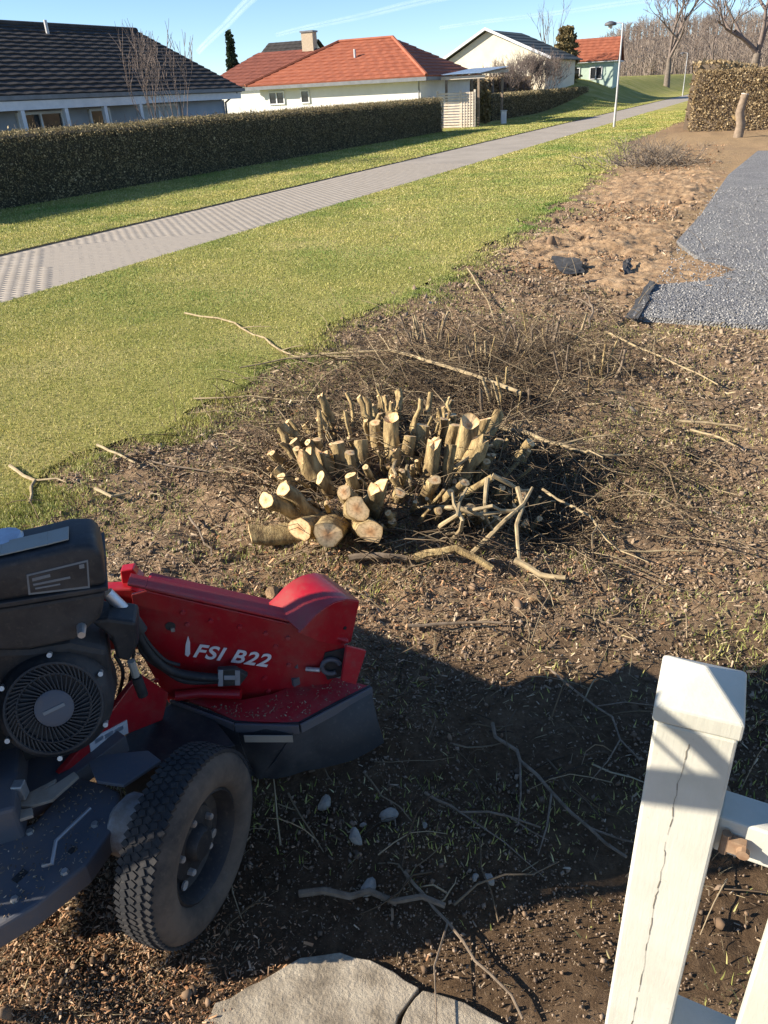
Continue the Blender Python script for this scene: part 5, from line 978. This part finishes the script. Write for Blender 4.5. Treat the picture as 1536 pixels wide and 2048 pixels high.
for a, b in (((343, 1396), (470, 1443)), ((470, 1444), (598, 1447)), ((598, 1446), (741, 1371))):
    A__, B__ = G(*a, dz + .002), G(*b, dz + .002); mb = MB(); t_ = (B__ - A__) / np.linalg.norm(B__ - A__); nn_ = np.array([t_[1], -t_[0], 0]); nn_ = nn_ if nn_[1] < 0 else -nn_; mb.prism([A__ + nn_ * .004, B__ + nn_ * .004, B__ + nn_ * .004 - Z3 * .035, A__ + nn_ * .004 - Z3 * .035], nn_ * .008); mb.build('clamp_strip', M['blackmetal'], SG, .002)
A__, B__ = G(490, 1458, .225), G(586, 1458, .225); mb = MB(); mb.prism([A__ + [0, -.03, 0], B__ + [0, -.03, 0], B__ + [0, -.03, -.028], A__ + [0, -.03, -.028]], (0, .003, 0)); mb.build('strip_sticker', M['aged'], SG)
# slanted red frame plate with a sticker
RP = plane((-.735, 1.94, 0), 32)
plate('frame_plate', [(118, 1549), (205, 1446), (262, 1372), (285, 1350), (338, 1386), (326, 1440), (250, 1470), (172, 1522)], RP, .02, 'red')
stk = plate('warning_sticker', [(179, 1480), (254, 1440), (257, 1466), (182, 1506)], RP, .002, 'sticker', out=.003, bevel=0)
for k in range(3): plate('print', [(190 + k * 20, 1480 - k * 10), (206 + k * 20, 1471 - k * 10), (207 + k * 20, 1478 - k * 10), (191 + k * 20, 1488 - k * 10)], RP, .001, 'hydraulic', stk, .0045, 0)
# engine
EN = plane((-.86, 1.64, 0), 72); en = EN[1]; ee = azv(72)
eb = plate('engine_block', [(-70, 1300), (60, 1298), (140, 1285), (215, 1300), (228, 1390), (190, 1440), (100, 1510), (-60, 1570)], EN, .30, 'black', out=-.05, bevel=.02)
hood = plate('air_filter_cover', [(-90, 1150), (0, 1128), (95, 1106), (140, 1094), (186, 1092), (203, 1108), (214, 1172), (0, 1205), (-90, 1222)], EN, .17, 'black', out=.0, bevel=.018, seg=3, smooth=True)
plate('cover_lip', [(-90, 1224), (0, 1207), (216, 1173), (217, 1182), (0, 1217), (-90, 1234)], EN, .31, 'black', out=.008, bevel=.003)
plate('filter_base', [(-80, 1236), (0, 1219), (212, 1184), (203, 1235), (150, 1280), (60, 1300), (-80, 1305)], EN, .27, 'black', out=-.02, bevel=.01)
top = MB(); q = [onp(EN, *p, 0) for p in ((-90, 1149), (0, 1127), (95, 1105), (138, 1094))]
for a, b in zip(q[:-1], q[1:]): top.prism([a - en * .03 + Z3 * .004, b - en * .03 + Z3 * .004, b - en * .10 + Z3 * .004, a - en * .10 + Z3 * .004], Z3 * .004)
top.build('lit_dusty_lid', M['aged'], SG, .001)  # pale plate for the sunlit, dusty cover top; light put into its colour
mb = MB(); kb = onp(EN, 15, 1105, -.13) + Z3 * .03; mb.tube([kb - Z3 * .05, kb + Z3 * .0, kb + Z3 * .02], [.06, .06, .045], 14); mb.build('filler_cap', M['hydraulic'], SG, smooth=True)
lab = plate('cover_label', [(53, 1150), (176, 1120), (180, 1176), (57, 1190)], EN, .002, 'grey_print', out=.002, bevel=0); plate('label_field', [(57, 1153), (173, 1125), (176, 1172), (61, 1186)], EN, .002, 'black', lab, .0035, 0)
for a in ([(64, 1157), (100, 1148), (101, 1154), (65, 1163)], [(66, 1168), (140, 1153), (141, 1157), (67, 1172)], [(70, 1176), (120, 1167), (121, 1170), (71, 1179)], [(158, 1130), (168, 1128), (169, 1136), (159, 1138)]): plate('print', a, EN, .001, 'grey_print', lab, .005, 0)
# fan housing and grille
FC = plane(at_y(110, 1412, 1.60), 70, 24); fn = FC[1]; fc = onp(FC, 110, 1412); fe = azv(70); ff = np.cross(fn, fe); ff = ff if ff[2] > 0 else -ff
def fpt(rr, t, o=0): rr = rr * .78; return fc + fe * rr * math.cos(t) + ff * rr * math.sin(t) + fn * o
mb = MB(); mb.tube([fc - fn * .24, fc - fn * .03, fc - fn * .005, fc + fn * .012], [.156, .15, .14, .125], 40); fh = mb.build('fan_housing', M['black'], SG, smooth=True)
mb = MB()
for r0, r1, cnt, w_ in ((.122, .152, 52, .0034), (.066, .116, 40, .0032)):
    for k in range(cnt):
        t0 = k * 2 * math.pi / cnt; t1 = t0 + .22; a, b = fpt(r0, t0, .018), fpt(r1, t1, .016); d_ = (b - a) / np.linalg.norm(b - a); s_ = np.cross(fn, d_); mb.box((a + b) / 2, (np.linalg.norm(b - a), w_, .012), (d_, s_, fn))
o = mb.build('grille_vanes', M['black'], fh); o['kind'] = 'stuff'
for rr, w_ in ((.156, .0055), (.119, .004)):
    mb = MB(); mb.tube([fpt(rr, t, .018) for t in np.linspace(0, 2 * math.pi, 49)], w_, 6, cap=False); mb.build('grille_ring', M['black'], fh, smooth=True)
mb = MB(); mb.tube([fc + fn * .008, fc + fn * .022, fc + fn * .028], [.051, .05, .04], 30); mb.build('hub_disc', M['blackmetal'], fh, smooth=True)
mb = MB(); mb.box(fc + fn * .030, (.058, .010, .003), (fe * .98 + ff * .2, ff * .98 - fe * .2, fn)); mb.build('nameplate', M['grey_print'], fh, .001)
for k in range(6):
    c = fpt(.182, k * 1.047 + .4, .0); mb = MB(); mb.tube([c - fn * .02, c + fn * .012], .007, 8); mb.build('bolt', M['steel'], fh)
# bracket, hydraulic rod, hoses, lever
plate('throttle_bracket', [(176, 1243), (215, 1238), (272, 1246), (276, 1290), (258, 1325), (232, 1318), (222, 1275)], plane((-.72, 1.78, 0), 80), .1, 'black', bevel=.01)
KP = plane((-.72, 1.86, 0), 80)
mb = MB(); mb.tube([onp(KP, 214, 1185), onp(KP, 262, 1232)], .017, 12); mb.build('hydraulic_rod', M['hydraulic'], SG, smooth=True)
mb = MB(); mb.tube([onp(KP, 258, 1228), onp(KP, 282, 1262)], .021, 12); mb.build('rod_sleeve', M['black'], SG, smooth=True)
HP = (PP[0] + pn * .05, pn)
def hose(pts, rad, m='black', name='hose'):
    P = [onp(HP, *p) for p in pts]; Q = []
    for i in range(len(P) - 1):
        p0, p1, p2, p3 = P[max(i - 1, 0)], P[i], P[i + 1], P[min(i + 2, len(P) - 1)]
        for t in (0, .25, .5, .75): Q.append(.5 * ((2 * p1) + (p2 - p0) * t + (2 * p0 - 5 * p1 + 4 * p2 - p3) * t * t + (3 * p1 - p0 - 3 * p2 + p3) * t ** 3))
    Q.append(P[-1]); mb = MB(); mb.tube(Q, rad, 10); return mb.build(name, M[m], SG, smooth=True)
hose([(262, 1236), (280, 1275), (308, 1315), (345, 1342), (390, 1352), (438, 1356)], .015); hose([(270, 1268), (290, 1310), (325, 1336), (370, 1362), (438, 1362)], .010)
hose([(268, 1300), (262, 1350), (250, 1400), (258, 1445), (300, 1470)], .005, 'black', 'cable'); hose([(230, 1310), (246, 1345), (236, 1395), (222, 1430)], .006, 'black', 'cable'); hose([(300, 1462), (322, 1452), (330, 1480), (318, 1515), (298, 1530)], .004, 'blackmetal', 'cable')
hose([(282, 1262), (300, 1290), (330, 1320), (360, 1330)], .006, 'black', 'cable'); hose([(205, 1262), (228, 1280), (240, 1300), (262, 1290)], .008, 'black', 'fuel_line')
cl = plate('hose_clamp', [(434, 1340), (470, 1338), (496, 1352), (480, 1372), (440, 1374)], HP, .02, 'black', out=.01, bevel=.004)
for a in ((436, 1341, 446, 1373), (470, 1342, 480, 1371)): plate('clamp_band', [(a[0], a[1]), (a[2], a[1]), (a[2], a[3]), (a[0], a[3])], HP, .004, 'galvgrey', cl, .013, .001)
plate('clamp_band', [(448, 1352), (470, 1352), (470, 1360), (448, 1360)], HP, .004, 'galvgrey', cl, .013, .001)
LV = plane((-.70, 1.8, 0), 80); mb = MB(); mb.tube([onp(LV, 262, 1322), onp(LV, 272, 1352)], .012, 8); lv = mb.build('lever', M['aged'], SG, smooth=True); mb = MB(); mb.tube([onp(LV, 273, 1354), onp(LV, 286, 1390)], .016, 10); mb.build('lever_grip', M['black'], lv, smooth=True)
c = onp(EN, 163, 1262, .0); mb = MB(); mb.tube([c - en * .03, c + en * .02], [.014, .010], 10); mb.build('filter_knob', M['steel'], SG)
plate('lift_lug', [(240, 1142), (266, 1138), (274, 1150), (286, 1160), (284, 1180), (246, 1184)], plane((-.72, 2.1, 0), 86), .04, 'red', bevel=.004)
plate('rear_guard', [(205, 1180), (262, 1178), (292, 1190), (285, 1300), (215, 1300)], plane((-.78, 2.06, 0), 86), .05, 'red', bevel=.006)
# chassis beam, plates and lever
flat('chassis_beam', [(-60, 1890), (-60, 1690), (68, 1645), (150, 1552), (205, 1566), (238, 1582), (232, 1648), (172, 1731), (73, 1810)], .31, .07, 'blackmetal', bevel=.008)
flat('fender_plate', [(176, 1523), (212, 1508), (296, 1500), (322, 1520), (275, 1552), (247, 1570), (193, 1562)], .36, .012, 'blackmetal')
for a in ([(-20, 1622), (18, 1611), (62, 1583), (112, 1557), (110, 1566), (60, 1594), (10, 1620)], [(20, 1612), (110, 1568), (148, 1543), (157, 1552), (104, 1599), (60, 1612)], [(-20, 1630), (64, 1615), (66, 1630), (10, 1648), (-20, 1652)]): flat('dusty_plate', a, .37, .01, 'tan_metal', bevel=.001)
mb = MB(); c = G(40, 1580, .40); mb.box(c, (.03, .03, .05)); mb.build('bolt_block', M['steel'], SG, .003)
mb = MB(); mb.tube([G(86, 1731, .335), G(104, 1728, .345), G(112, 1682, .36), G(140, 1655, .36), G(180, 1617, .35)], .0055, 8); mb.build('parking_lever', M['steel'], SG, smooth=True)
for p in ((40, 1752, .02, .035), (145, 1700, .014, .02)): mb = MB(); c = G(p[0], p[1], .311); mb.box(c, (p[2], p[3], .004), (azv(120), azv(30), Z3)); mb.build('slot', M['black'], SG)
flat('underframe', [(236, 1480), (345, 1404), (430, 1440), (470, 1490), (340, 1530), (240, 1545)], .235, .16, 'black')
flat('engine_mount', [(-80, 1660), (60, 1606), (150, 1548), (252, 1472), (205, 1440), (0, 1480), (-80, 1520)], .335, .06, 'blackmetal')
def debris(px0, px1, py0, py1, z, n, poly):
    Q = []
    def inside(p):
        c = False
        for (x0, y0), (x1, y1) in zip(poly, poly[1:] + poly[:1]):
            if (y0 > p[1]) != (y1 > p[1]) and p[0] < (x1 - x0) * (p[1] - y0) / (y1 - y0) + x0: c = not c
        return c
    while len(Q) < n:
        p = (random.uniform(px0, px1), random.uniform(py0, py1))
        if inside(p) and random.random() < .3 + 3 * max(0, float(fbm(p[0] * .02, p[1] * .02, 3))): Q.append(G(*p, z))
    Q = np.array(Q) - np.array(SG.location); V, F = scatter(chipv, chipf, Q, euler(rng.normal(0, .3, n), rng.normal(0, .3, n), rng.uniform(0, 6.28, n)), rng.uniform(.0015, .0055, (n, 3))); o = link('grinding_debris', new_mesh('grinding_debris', V, F, M['chip']), SG); o['kind'] = 'stuff'
debris(0, 238, 1552, 1840, .313, 260, [(-30, 1860), (-30, 1700), (68, 1655), (150, 1562), (228, 1588), (222, 1645), (165, 1725), (70, 1800)])
debris(396, 738, 1353, 1445, .248, 220, [(420, 1412), (484, 1403), (542, 1394), (620, 1364), (667, 1358), (728, 1372), (594, 1440), (472, 1436)])
for p in ((30, 1800), (60, 1665), (190, 1650), (130, 1745)): mb = MB(); c = G(*p, .31); mb.tube([c, c + Z3 * .008], [.011, .009], 6); mb.build('bolt', M['steel'], SG)
# wheel
def lathe(c, ax, e, f, prof, n, name, m, parent, smooth=True):
    V_ = [c + ax * w_ + rr * (math.cos(2 * math.pi * k / n) * e + math.sin(2 * math.pi * k / n) * f) for rr, w_ in prof for k in range(n)]; q = len(prof)
    F_ = [(i * n + k, i * n + (k + 1) % n, (i + 1) * n + (k + 1) % n, (i + 1) * n + k) for i in range(q - 1) for k in range(n)]; mb = MB(); mb.add(V_, F_); return mb.build(name, m, parent, smooth=smooth)
def wheel(c, az, R_=.262):
    ax = azv(az); e = azv(az - 90); f = Z3; c = np.array(c, float)
    wh = lathe(c, ax, e, f, [(.150, -.02), (.158, -.004), (.175, .006), (.205, .008), (.232, -.002), (.246, -.02)], 48, 'wheel', M['tyre_wall'], SG)
    lathe(c, ax, e, f, [(.246, -.02), (.252, -.03), (.254, -.065), (.252, -.10), (.246, -.112), (.205, -.13), (.160, -.12), (.150, -.10)], 48, 'tyre', M['tyre'], wh)
    mb = MB()
    for k in range(76):
        for j, w_ in enumerate((-.022, -.044, -.066, -.088, -.108)):
            t = 2 * math.pi * (k + .5 * (j % 2)) / 76; d_ = math.cos(t) * e + math.sin(t) * f; s_ = np.cross(ax, d_); tw = .5 * (1 if j % 2 else -1); rr = .252 if 0 < j < 4 else .248
            mb.box(c + ax * w_ + d_ * rr, (.009, .0145, .016), (d_, s_ * math.cos(tw) + ax * math.sin(tw), ax * math.cos(tw) - s_ * math.sin(tw)))
    o = mb.build('tread_blocks', M['tyre'], wh); o['kind'] = 'stuff'
    lathe(c, ax, e, f, [(.152, -.016), (.145, -.012), (.138, -.022), (.130, -.06), (.105, -.068), (.095, -.055), (.05, -.05), (.045, -.03), (.038, -.022), (.001, -.02)], 32, 'rim', M['rim'], wh)
    for k in range(5):
        t = k * 1.2566 + .3; p = c + ax * -.056 + .075 * (math.cos(t) * e + math.sin(t) * f); mb = MB(); mb.tube([p, p + ax * .018, p + ax * .022], [.011, .010, .006], 6); mb.build('wheel_bolt', M['mudhub'], wh)
    for k in range(4):
        t = k * 1.57 + .9; p = c + ax * -.06 + .112 * (math.cos(t) * e + math.sin(t) * f); mb = MB(); mb.tube([p, p + ax * .006], .013, 10); mb.build('mud_clod', M['mudhub'], wh)
    return wh
wheel((-.505, 1.385, .257), 110); wheel((-1.32, 1.68, .257), 290)
ax = azv(110); c = np.array([-.505, 1.385, .257]); mb = MB(); mb.tube([c - ax * .08, c - ax * .14, c - ax * .15, c - ax * .27, c - ax * .30], [.05, .075, .088, .085, .05], 16); mb.build('hub_motor', M['mudhub'], SG, smooth=True)
mb = MB(); mb.tube([c - ax * .29, c - ax * .72], .035, 10); mb.build('axle', M['blackmetal'], SG)
# frame and handlebar past the left edge; unseen screens added to shade the foreground
mb = MB(); mb.box(np.array([-1.66, 1.5, 1.02]), (.012, .74, .98)); scr = mb.build('shadow_screen', M['rubber'], SG, .003)  # added out of view to throw the foreground shadow band
mb = MB(); mb.prism([(-1.68, 1.91, .35), (-1.68, 2.5, .35), (-1.68, 2.5, .74), (-1.68, 1.91, 1.05)], (.012, 0, 0)); mb.build('shadow_side_screen', M['rubber'], SG)  # unseen sheet added to darken the ground beside the cutter guard
for z_ in (.52, 1.53): mb = MB(); mb.box(np.array([-1.66, 1.5, z_]), (.03, .80, .03)); mb.build('shadow_screen_bar', M['blackmetal'], scr)
for y_ in (1.11, 1.89): mb = MB(); mb.box(np.array([-1.66, y_, 1.0]), (.03, .03, 1.0)); mb.build('shadow_screen_bar', M['blackmetal'], scr)
hb = np.array([-1.25, 1.45, 0]); mb = MB(); mb.box(np.array([-1.32, 1.52, .36]), (.55, .42, .12), (azv(72), azv(-18), Z3)); mb.build('rear_frame', M['blackmetal'], SG, .01)
mb = MB(); mb.box(np.array([-1.30, 1.62, .72]), (.34, .42, .66), (azv(72), azv(-18), Z3)); mb.build('fuel_tank', M['black'], SG, .03, 3, True)
mb = MB(); mb.box(np.array([-1.62, 1.52, .95]), (.12, .5, .22), (azv(72), azv(-18), Z3)); mb.build('control_box', M['black'], SG, .02)
for s_ in (-.22, .22):
    o_ = azv(-18) * s_; mb = MB(); mb.tube([np.array([-1.45, 1.55, .4]) + o_, np.array([-1.6, 1.52, .9]) + o_, np.array([-1.85, 1.46, 1.08]) + o_], .018, 10); mb.build('handle_tube', M['blackmetal'], SG, smooth=True)
    mb = MB(); p = np.array([-1.85, 1.46, 1.08]) + o_; mb.tube([p, p + azv(252) * .13], .022, 10); mb.build('grip', M['black'], SG, smooth=True)
